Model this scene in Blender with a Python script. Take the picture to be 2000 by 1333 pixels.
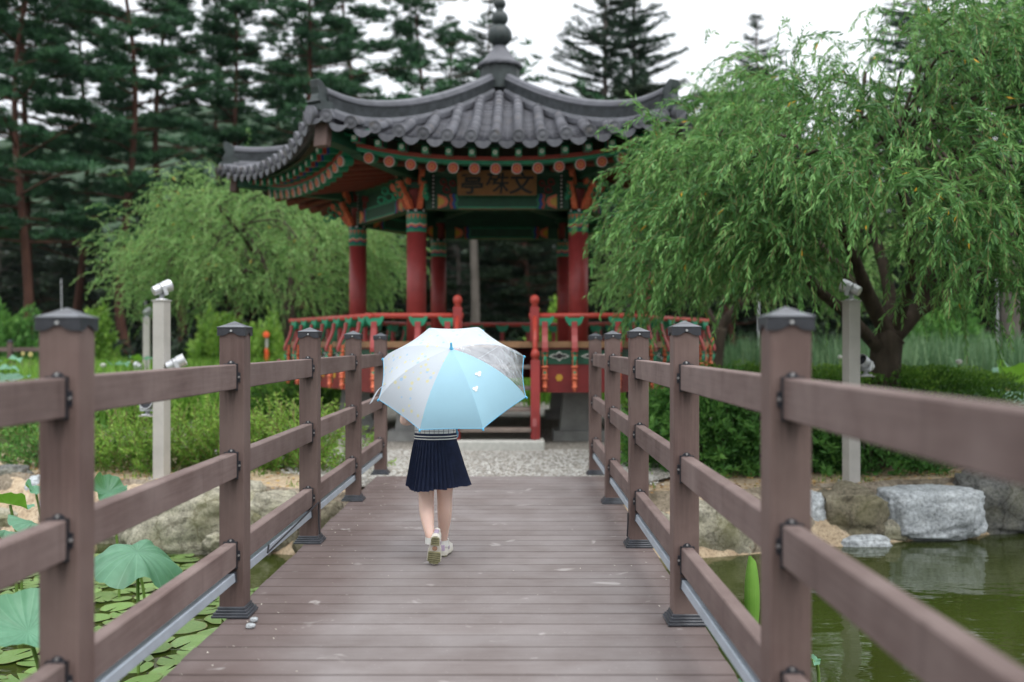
import bpy, bmesh, math, random
import numpy as np
from mathutils import Vector, Matrix

for _o in list(bpy.data.objects): bpy.data.objects.remove(_o)
SC = bpy.context.scene
COL = SC.collection
R = math.radians
rnd = random.Random(7)

# ------------------------------------------------------------------ camera
HC = 1.15                        # lens height over the deck
F = 1944.0                       # focal length in photo pixels (35 mm)
cam_d = bpy.data.cameras.new('camera'); cam = bpy.data.objects.new('camera', cam_d); COL.objects.link(cam)
cam.location = (0, 0, HC); cam.rotation_euler = (R(90), 0, 0)
cam_d.lens = 35.0; cam_d.sensor_width = 36.0
cam_d.shift_x = -8/2000; cam_d.shift_y = 5.5/2000
cam_d.clip_start = 0.05; cam_d.clip_end = 3000
cam_d.dof.use_dof = True; cam_d.dof.focus_distance = 5.1; cam_d.dof.aperture_fstop = 1.5
SC.camera = cam

# ------------------------------------------------------------------ overcast sky and soft sun
SUN_EL, SUN_ROT = R(62), R(200)
W = bpy.data.worlds.new('World'); SC.world = W; W.use_nodes = True
nt = W.node_tree; nt.nodes.clear()
sky = nt.nodes.new('ShaderNodeTexSky'); sky.sky_type = 'NISHITA'; sky.sun_disc = False
sky.sun_elevation = SUN_EL; sky.sun_rotation = SUN_ROT; sky.dust_density = 4.0
sc_ = nt.nodes.new('ShaderNodeVectorMath'); sc_.operation = 'SCALE'; sc_.inputs[3].default_value = 0.10
mx = nt.nodes.new('ShaderNodeMix'); mx.data_type = 'RGBA'; mx.inputs[0].default_value = 0.88
# the cloud layer: standard overcast gradient, three times brighter overhead than at the horizon
tc = nt.nodes.new('ShaderNodeTexCoord'); sz = nt.nodes.new('ShaderNodeSeparateXYZ'); nt.links.new(tc.outputs['Generated'], sz.inputs[0])
cz = nt.nodes.new('ShaderNodeMapRange'); cz.inputs[1].default_value = 0; cz.inputs[2].default_value = 1
cz.inputs[3].default_value = 1/3; cz.inputs[4].default_value = 1.; nt.links.new(sz.outputs[2], cz.inputs[0])
cs_ = nt.nodes.new('ShaderNodeVectorMath'); cs_.operation = 'SCALE'; cs_.inputs[0].default_value = (1.92, 1.98, 2.06); nt.links.new(cz.outputs[0], cs_.inputs[3])
nt.links.new(cs_.outputs[0], mx.inputs[7])
bg = nt.nodes.new('ShaderNodeBackground'); bg.inputs[1].default_value = 1.0
ow = nt.nodes.new('ShaderNodeOutputWorld')
nt.links.new(sky.outputs[0], sc_.inputs[0]); nt.links.new(sc_.outputs[0], mx.inputs[6])
nt.links.new(mx.outputs[2], bg.inputs[0]); nt.links.new(bg.outputs[0], ow.inputs[0])
sl = bpy.data.lights.new('sun', 'SUN'); sl.energy = 1.3; sl.angle = R(35); sl.color = (1, .97, .92)
so = bpy.data.objects.new('sun', sl); COL.objects.link(so)
so.rotation_euler = (R(28), 0, R(25))
SC.view_settings.view_transform = 'Standard'; SC.view_settings.look = 'None'
SC.view_settings.exposure = 0.48; SC.view_settings.gamma = 1.0
SC.render.engine = 'CYCLES'
SC.cycles.use_denoising = True
SC.cycles.max_bounces = 8; SC.cycles.diffuse_bounces = 3; SC.cycles.glossy_bounces = 3
SC.cycles.transmission_bounces = 6; SC.cycles.transparent_max_bounces = 8
SC.cycles.sample_clamp_indirect = 4.0

# ------------------------------------------------------------------ helpers
def at(px, py, Y):
    """a point of the place seen at photo pixel (px,py) at the distance Y"""
    return Vector(((px-1008)*Y/F, Y, HC-(py-672)*Y/F))

def tag(o, label=None, cat=None, group=None, kind=None):
    if label: o['label'] = label
    if cat: o['category'] = cat
    if group: o['group'] = group
    if kind: o['kind'] = kind
    return o

def empty(name, loc=(0,0,0), rz=0.0, parent=None):
    o = bpy.data.objects.new(name, None); COL.objects.link(o)
    o.location = loc; o.rotation_euler = (0,0,rz); o.parent = parent
    o.empty_display_size = .1
    return o

def link(name, me, parent=None, mtx=None):
    o = bpy.data.objects.new(name, me); COL.objects.link(o); o.parent = parent
    if mtx is not None: o.matrix_basis = mtx
    return o

def copy_tree(o, parent=None):
    c = o.copy(); COL.objects.link(c); c.parent = parent
    for ch in list(o.children): copy_tree(ch, c)
    return c

class MB:
    def __init__(s): s.v = []; s.f = []; s.m = []; s.mi = 0
    def add(s, vs, fs, mi=None):
        b = len(s.v); s.v.extend([tuple(p) for p in vs])
        for q in fs: s.f.append(tuple(i+b for i in q)); s.m.append(s.mi if mi is None else mi)
        return s
    def box(s, x0, x1, y0, y1, z0, z1, M=None, mi=None):
        vs = [Vector(p) for p in ((x0,y0,z0),(x1,y0,z0),(x1,y1,z0),(x0,y1,z0),(x0,y0,z1),(x1,y0,z1),(x1,y1,z1),(x0,y1,z1))]
        if M is not None: vs = [M @ p for p in vs]
        return s.add(vs, [(0,3,2,1),(4,5,6,7),(0,1,5,4),(1,2,6,5),(2,3,7,6),(3,0,4,7)], mi)
    def cbox(s, x0, x1, y0, y1, z0, z1, b=.004, M=None, mi=None):
        """box with chamfered edges"""
        bm = bmesh.new(); bmesh.ops.create_cube(bm, size=1)
        for v in bm.verts:
            v.co = Vector(((x0+x1)/2+v.co.x*(x1-x0), (y0+y1)/2+v.co.y*(y1-y0), (z0+z1)/2+v.co.z*(z1-z0)))
        bmesh.ops.bevel(bm, geom=list(bm.edges), offset=b, segments=1, affect='EDGES', profile=.5)
        bm.verts.index_update()
        vs = [M @ v.co if M is not None else v.co.copy() for v in bm.verts]
        fs = [[v.index for v in f.verts] for f in bm.faces]; bm.free()
        return s.add(vs, fs, mi)
    def tube(s, pts, rad, n=8, caps=True, mi=None):
        pts = [Vector(p) for p in pts]
        if not hasattr(rad, '__len__'): rad = [rad]*len(pts)
        vs = []; fs = []; ref = None
        for i, p in enumerate(pts):
            t = (pts[min(i+1, len(pts)-1)] - pts[max(i-1, 0)])
            if t.length < 1e-9: t = Vector((0,0,1))
            t.normalize()
            if ref is None:
                ref = Vector((1,0,0)) if abs(t.x) < .8 else Vector((0,1,0))
            a = (ref - t*ref.dot(t)); a.normalize(); ref = a
            b = t.cross(a)
            for k in range(n):
                an = 2*math.pi*k/n
                vs.append(p + (a*math.cos(an)+b*math.sin(an))*rad[i])
        for i in range(len(pts)-1):
            for k in range(n):
                k2 = (k+1) % n
                fs.append((i*n+k, i*n+k2, (i+1)*n+k2, (i+1)*n+k))
        if caps:
            fs.append(tuple(range(n-1, -1, -1))); fs.append(tuple((len(pts)-1)*n+k for k in range(n)))
        return s.add(vs, fs, mi)
    def lathe(s, prof, n=16, c=(0,0,0), lobes=0, amp=0., M=None, mi=None):
        """prof: list of (r,z)"""
        vs = []; fs = []
        for r, z in prof:
            for k in range(n):
                an = 2*math.pi*k/n; rr = r*(1+amp*abs(math.cos(lobes*an/2)) if lobes else 1)
                p = Vector((c[0]+rr*math.cos(an), c[1]+rr*math.sin(an), c[2]+z))
                vs.append(M @ p if M is not None else p)
        for i in range(len(prof)-1):
            for k in range(n):
                k2 = (k+1) % n
                fs.append((i*n+k, i*n+k2, (i+1)*n+k2, (i+1)*n+k))
        fs.append(tuple(range(n-1,-1,-1))); fs.append(tuple((len(prof)-1)*n+k for k in range(n)))
        return s.add(vs, fs, mi)
    def prism(s, poly, t0, t1, M, mi=None):
        """poly in local xy, extruded along local z from t0 to t1, by matrix M"""
        n = len(poly)
        vs = [M @ Vector((p[0],p[1],t0)) for p in poly] + [M @ Vector((p[0],p[1],t1)) for p in poly]
        fs = [tuple(range(n-1,-1,-1)), tuple(range(n,2*n))]
        for i in range(n):
            j = (i+1) % n; fs.append((i,j,n+j,n+i))
        return s.add(vs, fs, mi)
    def mesh(s, name, mats, smooth=False):
        me = bpy.data.meshes.new(name); me.from_pydata(s.v, [], s.f)
        if not isinstance(mats, (list, tuple)): mats = [mats]
        for m in mats: me.materials.append(m)
        if len(mats) > 1: me.polygons.foreach_set('material_index', s.m)
        if smooth: me.polygons.foreach_set('use_smooth', [True]*len(me.polygons))
        me.update()
        return me
    def build(s, name, mats, parent=None, smooth=False, mtx=None):
        return link(name, s.mesh(name, mats, smooth), parent, mtx)

def auto_smooth(o, ang=35):
    me = o.data
    try:
        me.polygons.foreach_set('use_smooth', [True]*len(me.polygons))
        me.set_sharp_from_angle(angle=R(ang))
    except Exception: pass
    return o

# ------------------------------------------------------------------ materials
def newmat(name):
    m = bpy.data.materials.new(name); m.use_nodes = True
    t = m.node_tree; p = t.nodes['Principled BSDF']
    return m, t, p

def N(t, typ, **kw):
    n = t.nodes.new(typ)
    for k, v in kw.items(): setattr(n, k, v)
    return n

def ramp(t, fac, stops, interp='LINEAR'):
    r = t.nodes.new('ShaderNodeValToRGB'); r.color_ramp.interpolation = interp
    el = r.color_ramp.elements
    while len(el) < len(stops): el.new(.5)
    for e, (p, c) in zip(el, stops):
        e.position = p; e.color = (*c, 1) if len(c) == 3 else c
    if fac is not None: t.links.new(fac, r.inputs[0])
    return r

def noise(t, scale, detail=4, rough=.6, vec=None, dist=0.):
    n = t.nodes.new('ShaderNodeTexNoise'); n.inputs['Scale'].default_value = scale
    n.inputs['Detail'].default_value = detail; n.inputs['Roughness'].default_value = rough
    n.inputs['Distortion'].default_value = dist
    if vec is not None: t.links.new(vec, n.inputs['Vector'])
    return n

def coord(t, which='Object', scale=None):
    c = t.nodes.new('ShaderNodeTexCoord'); o = c.outputs[which]
    if scale is not None:
        m = t.nodes.new('ShaderNodeMapping'); m.inputs['Scale'].default_value = scale
        t.links.new(o, m.inputs[0]); o = m.outputs[0]
    return o

def bump(t, p, h, strength=.3, dist=.01):
    b = t.nodes.new('ShaderNodeBump'); b.inputs['Strength'].default_value = strength
    b.inputs['Distance'].default_value = dist
    t.links.new(h, b.inputs['Height']); t.links.new(b.outputs[0], p.inputs['Normal'])
    return b

def mixc(t, fac, a, b, mode='MIX'):
    m = t.nodes.new('ShaderNodeMix'); m.data_type = 'RGBA'; m.blend_type = mode
    for s, v in ((0,fac),(6,a),(7,b)):
        if isinstance(v, (int,float)): m.inputs[s].default_value = v
        elif isinstance(v, tuple): m.inputs[s].default_value = (*v,1) if len(v)==3 else v
        else: t.links.new(v, m.inputs[s])
    return m.outputs[2]

def simple(name, c, rough=.6, var=.25, scale=9., spec=.4, metal=0., bmp=0., geo=False):
    """paint or metal with mottled tone; per-object variation"""
    m, t, p = newmat(name)
    co = coord(t)
    n = noise(t, scale, 5, .6, co)
    lo = tuple(x*(1-var) for x in c); hi = tuple(min(1,x*(1+var)) for x in c)
    r = ramp(t, n.outputs[0], [(.3,lo),(.7,hi)])
    t.links.new(r.outputs[0], p.inputs['Base Color'])
    p.inputs['Roughness'].default_value = rough; p.inputs['Metallic'].default_value = metal
    p.inputs['Specular IOR Level'].default_value = spec
    if bmp: bump(t, p, n.outputs[0], bmp, .01)
    return m

def leafmat(name, stops, trans=.35, rough=.5, spec=.22):
    """leaf colour by the per-leaf 'tint' attribute"""
    m, t, p = newmat(name)
    a = N(t, 'ShaderNodeAttribute', attribute_name='tint')
    r = ramp(t, a.outputs['Fac'], stops)
    t.links.new(r.outputs[0], p.inputs['Base Color'])
    p.inputs['Roughness'].default_value = rough; p.inputs['Specular IOR Level'].default_value = spec
    if trans:
        tr = N(t, 'ShaderNodeBsdfTranslucent')
        hs = N(t, 'ShaderNodeHueSaturation'); hs.inputs['Value'].default_value = 1.3; hs.inputs['Hue'].default_value = .495
        t.links.new(r.outputs[0], hs.inputs['Color']); t.links.new(hs.outputs[0], tr.inputs[0])
        ms = N(t, 'ShaderNodeMixShader'); ms.inputs[0].default_value = trans
        t.links.new(p.outputs[0], ms.inputs[1]); t.links.new(tr.outputs[0], ms.inputs[2])
        t.links.new(ms.outputs[0], t.nodes['Material Output'].inputs[0])
    return m

M = {}
def wpc(name, base, dark, pale, axis, world=False):
    """wood-plastic composite with fine grain along an axis, dirt and pale scuffs"""
    m, t, p = newmat(name)
    sc = [26., 26., 26.]; sc[axis] = 1.2
    oi = N(t, 'ShaderNodeObjectInfo')
    c = coord(t)
    ad = N(t, 'ShaderNodeVectorMath', operation='ADD'); t.links.new(c, ad.inputs[0])
    cm = N(t, 'ShaderNodeCombineXYZ')
    ml = N(t, 'ShaderNodeMath', operation='MULTIPLY'); ml.inputs[1].default_value = 37.
    t.links.new(oi.outputs['Random'], ml.inputs[0])
    for i in range(3): t.links.new(ml.outputs[0], cm.inputs[i])
    t.links.new(cm.outputs[0], ad.inputs[1])
    mp = N(t, 'ShaderNodeMapping'); mp.inputs['Scale'].default_value = sc
    t.links.new(ad.outputs[0], mp.inputs[0])
    g = noise(t, 3.2, 6, .65, mp.outputs[0])
    d = noise(t, 2.4 if world else 3.0, 5, .62, N(t,'ShaderNodeNewGeometry').outputs['Position'] if world else ad.outputs[0])
    r1 = ramp(t, g.outputs[0], [(.28,dark),(.72,base)])
    r2 = ramp(t, d.outputs[0], [(.36,(0,0,0)),(.74,(1,1,1))])
    col = mixc(t, r2.outputs[0], r1.outputs[0], pale)
    ov = N(t, 'ShaderNodeMapRange'); ov.inputs[3].default_value = .94 if world else .88; ov.inputs[4].default_value = 1.05 if world else 1.1
    t.links.new(oi.outputs['Random'], ov.inputs[0])
    hs = N(t, 'ShaderNodeHueSaturation'); t.links.new(ov.outputs[0], hs.inputs['Value']); t.links.new(col, hs.inputs['Color'])
    t.links.new(hs.outputs[0], p.inputs['Base Color'])
    p.inputs['Roughness'].default_value = .7; p.inputs['Specular IOR Level'].default_value = .18
    bump(t, p, g.outputs[0], .25, .004)
    return m, t, p, hs

M['wpc_v'], t_, p_, hs_ = wpc('wpc_post', (.142,.096,.086), (.092,.060,.053), (.166,.120,.106), 2)
# rain-washed dirt below each rail bracket, a few pale scuffs
_oc = coord(t_); _so = N(t_,'ShaderNodeSeparateXYZ'); t_.links.new(_oc, _so.inputs[0])
_pp = N(t_,'ShaderNodeMath', operation='SUBTRACT'); _pp.inputs[1].default_value = .212; t_.links.new(_so.outputs[2], _pp.inputs[0])
_md = N(t_,'ShaderNodeMath', operation='FLOORED_MODULO'); _md.inputs[1].default_value = .373; t_.links.new(_pp.outputs[0], _md.inputs[0])
_zr = ramp(t_, _md.outputs[0], [(.10,(0,0,0)),(.16,(.0,.0,.0)),(.30,(.25,.25,.25)),(.372,(1,1,1)),(.3735,(0,0,0))])
_ax = N(t_,'ShaderNodeMath', operation='ABSOLUTE'); t_.links.new(_so.outputs[0], _ax.inputs[0])
_xr = N(t_,'ShaderNodeMapRange'); _xr.inputs[1].default_value = .045; _xr.inputs[2].default_value = .015; t_.links.new(_ax.outputs[0], _xr.inputs[0])
_nn = noise(t_, 3., 4, .7, coord(t_, 'Object', (16,16,1.2))); _nr = ramp(t_, _nn.outputs[0], [(.35,(0,0,0)),(.6,(1,1,1))])
_mk = mixc(t_, 1., mixc(t_, 1., _zr.outputs[0], _xr.outputs[0], 'MULTIPLY'), _nr.outputs[0], 'MULTIPLY')
_c1 = mixc(t_, _mk, hs_.outputs[0], (.045,.034,.030))
_ns = noise(t_, 42., 3, .6, N(t_,'ShaderNodeNewGeometry').outputs['Position']); _nq = ramp(t_, _ns.outputs[0], [(.73,(0,0,0)),(.78,(.5,.5,.5))])
t_.links.new(mixc(t_, _nq.outputs[0], _c1, (.34,.29,.26)), p_.inputs['Base Color'])
M['wpc_y'], t_, p_, hs_ = wpc('wpc_rail', (.165,.117,.106), (.098,.067,.061), (.210,.160,.147), 1)
# dark drip marks down the rails
_c = coord(t_, 'Object', (20., 7., .6)); _n = noise(t_, 1.6, 4, .7, _c)
_r = ramp(t_, _n.outputs[0], [(.58,(1,1,1)),(.74,(.50,.47,.47))])
t_.links.new(mixc(t_, .8, hs_.outputs[0], _r.outputs[0], 'MULTIPLY'), p_.inputs['Base Color'])
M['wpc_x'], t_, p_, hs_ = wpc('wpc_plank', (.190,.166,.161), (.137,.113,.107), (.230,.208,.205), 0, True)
# foot-worn grey middle, brown edges, pale spots (world position: shared by all planks)
_g = N(t_, 'ShaderNodeNewGeometry'); _sx = N(t_, 'ShaderNodeSeparateXYZ'); t_.links.new(_g.outputs['Position'], _sx.inputs[0])
_w = noise(t_, 1.5, 4, .6, _g.outputs['Position'])
_a = N(t_, 'ShaderNodeMath', operation='MULTIPLY_ADD'); _a.inputs[1].default_value = .5; _a.inputs[2].default_value = -.03
t_.links.new(_w.outputs[0], _a.inputs[0])
_s = N(t_, 'ShaderNodeMath', operation='ADD'); t_.links.new(_sx.outputs[0], _s.inputs[0]); t_.links.new(_a.outputs[0], _s.inputs[1])
_mr = N(t_, 'ShaderNodeMapRange'); _mr.inputs[1].default_value = -1.1; _mr.inputs[2].default_value = 1.1
t_.links.new(_s.outputs[0], _mr.inputs[0])
_rr = ramp(t_, _mr.outputs[0], [(.0,(.64,.55,.53)),(.17,(.74,.66,.64)),(.30,(1,1,1)),(.82,(1,1,1)),(.93,(.74,.66,.64)),(1,(.64,.55,.53))])
_cc = mixc(t_, 1., hs_.outputs[0], _rr.outputs[0], 'MULTIPLY')
_n2 = noise(t_, 5.5, 3, .5, _g.outputs['Position'], .6); _n3 = noise(t_, 60., 2, .6, _g.outputs['Position'])
_q = ramp(t_, _n2.outputs[0], [(.665,(0,0,0)),(.72,(1,1,1))]); _q3 = ramp(t_, _n3.outputs[0], [(.68,(0,0,0)),(.74,(1,1,1))])
_cc = mixc(t_, mixc(t_, .40, (0,0,0), _q.outputs[0]), _cc, (.50,.48,.46))
_cc = mixc(t_, mixc(t_, .28, (0,0,0), _q3.outputs[0]), _cc, (.5,.47,.45))
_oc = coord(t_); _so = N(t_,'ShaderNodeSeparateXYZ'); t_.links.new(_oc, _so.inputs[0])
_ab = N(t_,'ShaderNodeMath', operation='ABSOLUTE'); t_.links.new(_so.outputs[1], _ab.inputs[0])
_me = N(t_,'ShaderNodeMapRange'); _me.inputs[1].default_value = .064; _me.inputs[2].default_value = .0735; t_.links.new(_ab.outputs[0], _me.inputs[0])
_cc = mixc(t_, 1., _cc, mixc(t_, _me.outputs[0], (1,1,1), (.76,.74,.73)), 'MULTIPLY')   # plank edges darkened so the joints show
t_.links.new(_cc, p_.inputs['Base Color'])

M['black'] = simple('black_plastic', (.022,.024,.030), .42, .3, 30, .5)
M['capgrey'] = simple('weathered_black_plastic', (.045,.050,.060), .34, .45, 14, .6)
M['bolt'] = simple('bolt_steel', (.55,.55,.54), .35, .15, 30, .5, .8)
M['alu'] = simple('aluminium_channel', (.40,.45,.51), .42, .12, 6, .5, .35)
M['lamppost'] = simple('lamp_post_paint', (.42,.40,.37), .5, .10, 5)
M['lampsilver'] = simple('spot_silver', (.55,.56,.58), .33, .12, 12, .5, .5)
M['darkbeam'] = simple('underdeck_steel', (.035,.030,.028), .7)
M['stone'] = simple('cut_stone', (.44,.44,.41), .85, .14, 18, .2, 0, .3)
M['concrete'] = simple('concrete', (.30,.30,.29), .9, .16, 7, .2, 0, .3)
M['red'] = simple('column_red', (.30,.040,.038), .45, .18, 4)
M['rafterred'] = simple('rafter_red', (.17,.036,.020), .55, .25, 8)
M['ringwhite'] = simple('ring_white', (.42,.46,.42), .5, .08)
M['railred'] = simple('rail_red', (.40,.052,.036), .45, .2, 6)
M['darkred'] = simple('panel_red', (.19,.022,.022), .5, .2, 5)
M['orange'] = simple('carved_orange', (.66,.155,.075), .45, .2, 16)
M['green'] = simple('painted_green', (.020,.235,.125), .5, .2, 8)
M['dgreen'] = simple('dark_painted_green', (.012,.070,.038), .55, .25, 8)
M['blue'] = simple('painted_blue', (.025,.055,.30), .5, .2, 8)
M['white'] = simple('painted_white', (.72,.72,.68), .5, .06, 8)
M['inkblack'] = simple('ink_black', (.010,.010,.010), .5)
M['gold'] = simple('gold_paint', (.55,.33,.04), .4, .15, 10)
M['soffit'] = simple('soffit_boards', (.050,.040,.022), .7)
M['signwood'] = simple('sign_wood', (.22,.090,.020), .5, .22, 5)
M['woodedge'] = simple('floor_wood', (.25,.14,.07), .6, .25, 6)
M['treadwood'] = simple('weathered_tread', (.17,.135,.115), .7, .25, 6)
M['hipwood'] = simple('hip_rafter_wood', (.115,.075,.065), .7, .3, 6)
M['courses'] = simple('ridge_courses', (.040,.046,.050), .6, .5, 9, .3, 0, .3)
M['ridge'] = simple('ridge_tile', (.110,.113,.128), .62, .22, 5, .35, 0, .2)
M['ridgegreen'] = simple('ridge_ornament', (.030,.040,.040), .5, .4, 6, .4, 0, .25)
def tilemat():
    m, t, p = newmat('roof_tile_clay')
    oi = N(t, 'ShaderNodeObjectInfo'); co = coord(t)
    n = noise(t, 14, 5, .6, co)
    r = ramp(t, n.outputs[0], [(.3,(.085,.087,.102)),(.7,(.150,.153,.172))])
    mr = N(t, 'ShaderNodeMapRange'); mr.inputs[3].default_value = .72; mr.inputs[4].default_value = 1.22
    t.links.new(oi.outputs['Random'], mr.inputs[0])
    hs = N(t, 'ShaderNodeHueSaturation'); t.links.new(r.outputs[0], hs.inputs['Color']); t.links.new(mr.outputs[0], hs.inputs['Value'])
    n2 = noise(t, 6, 3, .5, N(t,'ShaderNodeNewGeometry').outputs['Position'])
    q = ramp(t, n2.outputs[0], [(.60,(0,0,0)),(.70,(1,1,1))])
    t.links.new(mixc(t, mixc(t, .35, (0,0,0), q.outputs[0]), hs.outputs[0], (.19,.155,.125)), p.inputs['Base Color'])
    p.inputs['Roughness'].default_value = .6; p.inputs['Specular IOR Level'].default_value = .3
    bump(t, p, n.outputs[0], .2, .01)
    return m
M['tile'] = tilemat()

# ================================================================== THE SETTING
from mathutils import noise as mnoise
WATER_Z, GZ = -.55, -.12
def edge_y(x): return 7.9 + .36*max(0., abs(x)-1.5)
def ground_z(x, y):
    d = y - edge_y(x)
    if d > .45: z = GZ
    elif d > -.6: z = WATER_Z + (GZ-WATER_Z)*max(-1.4, min(1., d/.38))
    else: z = WATER_Z - .6
    if d > .2: z += .025*mnoise.noise(Vector((x*1.3, y*1.3, 0)))*min(1, max(0, d-.2))
    if y > 30: z += .0
    return z

def axis_steps(parts):
    out = []
    for a, b, st in parts: out += list(np.arange(a, b, st))
    return out
gx = axis_steps([(-400,-60,40),(-60,-14,4),(-14,-7,.7),(-7,7,.16),(7,14,.7),(14,60,4),(60,401,40)])
gy = axis_steps([(-60,-8,6),(-8,6,1.),(6,11.5,.13),(11.5,20,.6),(20,60,4),(60,600,60)])
mb = MB()
mb.v = [(x, y, ground_z(x,y)) for y in gy for x in gx]
nx = len(gx)
mb.f = [(j*nx+i, j*nx+i+1, (j+1)*nx+i+1, (j+1)*nx+i) for j in range(len(gy)-1) for i in range(nx-1)]
mb.m = [0]*len(mb.f)
def groundmat():
    m, t, p = newmat('soil')
    g = N(t,'ShaderNodeNewGeometry'); pos = g.outputs['Position']
    n1 = noise(t, 1.1, 6, .65, pos); n2 = noise(t, 38, 4, .7, pos); n3 = noise(t, 7, 5, .65, pos)
    tan = ramp(t, n3.outputs[0], [(.3,(.30,.225,.150)),(.55,(.42,.335,.235)),(.75,(.50,.42,.32))])
    fleck = ramp(t, n2.outputs[0], [(.36,(.45,.40,.34)),(.5,(1,1,1)),(.68,(1.25,1.22,1.15))])
    c = mixc(t, .8, tan.outputs[0], fleck.outputs[0], 'MULTIPLY')
    grass = ramp(t, n2.outputs[0], [(.3,(.020,.030,.008)),(.7,(.060,.085,.020))])
    sx = N(t,'ShaderNodeSeparateXYZ'); t.links.new(pos, sx.inputs[0])
    ad = N(t,'ShaderNodeMath', operation='MULTIPLY_ADD'); ad.inputs[1].default_value = 4.; t.links.new(n1.outputs[0], ad.inputs[0]); t.links.new(sx.outputs[1], ad.inputs[2])
    mr = N(t,'ShaderNodeMapRange'); mr.inputs[1].default_value = 12.8; mr.inputs[2].default_value = 14.2; t.links.new(ad.outputs[0], mr.inputs[0])
    c = mixc(t, mr.outputs[0], c, grass.outputs[0])
    t.links.new(c, p.inputs['Base Color']); p.inputs['Roughness'].default_value = .95; p.inputs['Specular IOR Level'].default_value = .15
    bump(t, p, n2.outputs[0], .6, .02)
    return m
M['soil'] = groundmat()
g = mb.build('ground', M['soil'], smooth=True); g['kind'] = 'structure'

def watermat():
    m, t, p = newmat('pond_water')
    pos = N(t,'ShaderNodeNewGeometry').outputs['Position']
    n = noise(t, .7, 3, .5, pos)
    r = ramp(t, n.outputs[0], [(.3,(.024,.033,.006)),(.7,(.036,.047,.010))])
    t.links.new(r.outputs[0], p.inputs['Base Color'])
    p.inputs['Roughness'].default_value = .035; p.inputs['IOR'].default_value = 1.333
    mp = N(t,'ShaderNodeMapping'); mp.inputs['Scale'].default_value = (2.2, 5., 1.); t.links.new(pos, mp.inputs[0])
    b = noise(t, 1.0, 3, .5, mp.outputs[0])
    bump(t, p, b.outputs[0], .10, .06)
    return m
M['water'] = watermat()
mb = MB(); mb.add([(-40,-40,WATER_Z),(40,-40,WATER_Z),(40,22,WATER_Z),(-40,22,WATER_Z)], [(0,1,2,3)])
o = mb.build('pond_water', M['water']); o['kind'] = 'structure'

# gravel apron in front of and beside the pavilion
def gravelmat():
    m, t, p = newmat('gravel')
    pos = N(t,'ShaderNodeNewGeometry').outputs['Position']
    v = N(t,'ShaderNodeTexVoronoi'); v.inputs['Scale'].default_value = 42; t.links.new(pos, v.inputs['Vector'])
    sp = N(t,'ShaderNodeSeparateColor'); t.links.new(v.outputs['Color'], sp.inputs[0])
    r = ramp(t, sp.outputs[0], [(0,(.20,.19,.175)),(.5,(.36,.345,.32)),(1,(.56,.545,.51))])
    dk = ramp(t, v.outputs['Distance'], [(.25,(1,1,1)),(.75,(.45,.43,.40))])
    n = noise(t, 1.2, 4, .6, pos); wr = ramp(t, n.outputs[0], [(.35,(.82,.80,.77)),(.7,(1.08,1.06,1.02))])
    c = mixc(t, 1., mixc(t, 1., r.outputs[0], dk.outputs[0], 'MULTIPLY'), wr.outputs[0], 'MULTIPLY')
    t.links.new(c, p.inputs['Base Color']); p.inputs['Roughness'].default_value = .9
    b = bump(t, p, v.outputs['Distance'], 1., .012); b.invert = True
    return m
M['gravel'] = gravelmat()
poly = [(-1.45,8.62),(1.05,8.62),(1.5,9.4),(2.0,10.2),(3.6,11.4),(5.5,13),(6,21),(-7,21),(-6.2,14),(-4.8,12.2),(-3.4,11.0),(-2.3,10.0),(-1.8,9.3)]
pts = []
for i in range(len(poly)):
    a, b_ = Vector(poly[i]), Vector(poly[(i+1) % len(poly)])
    k = max(2, int((b_-a).length/.12)) if (b_-a).length < 4 else 8
    for q in range(k):
        c = a.lerp(b_, q/k); w = mnoise.noise(Vector((c.x*3, c.y*3, 2)))*.14 if c.y > 8.75 else 0
        pts.append((c.x+w, c.y+w, GZ+.034))
mb = MB(); mb.add(pts, [tuple(range(len(pts)))])
me = mb.mesh('gravel_path', M['gravel'])
bm = bmesh.new(); bm.from_mesh(me); bmesh.ops.triangulate(bm, faces=bm.faces); bm.to_mesh(me); bm.free()
o = link('gravel_path', me); o['kind'] = 'structure'

# loose gravel stones (stuff)
def pebbles(n, rng, area):
    mb = MB()
    base = [Vector(p) for p in ((1,0,0),(-1,0,0),(0,1,0),(0,-1,0),(0,0,1),(0,0,-1))]
    fs = [(0,2,4),(2,1,4),(1,3,4),(3,0,4),(2,0,5),(1,2,5),(3,1,5),(0,3,5)]
    for _ in range(n):
        x, y, z = area(rng); r = rng.uniform(.006,.016); a = rng.random()*6.28
        ca, sa = math.cos(a)*r, math.sin(a)*r
        mb.add([(x+(p.x*ca-p.y*sa)*1.3, y+p.x*sa+p.y*ca, z+p.z*r*.6) for p in base], fs)
    return mb
rg = random.Random(3)
def _ar(r):
    while True:
        x = r.uniform(-2.3,1.3); y = r.uniform(8.72,11.6)
        if x > -2.3+max(0,9.6-y): return x, y, GZ+.036
mb = pebbles(5200, rg, _ar)
M['pebble'] = simple('loose_gravel', (.42,.41,.385), .9, .35, 22)
o = mb.build('loose_gravel', M['pebble']); tag(o, 'loose grey gravel stones on the path before the pavilion', 'gravel', kind='stuff')

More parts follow.
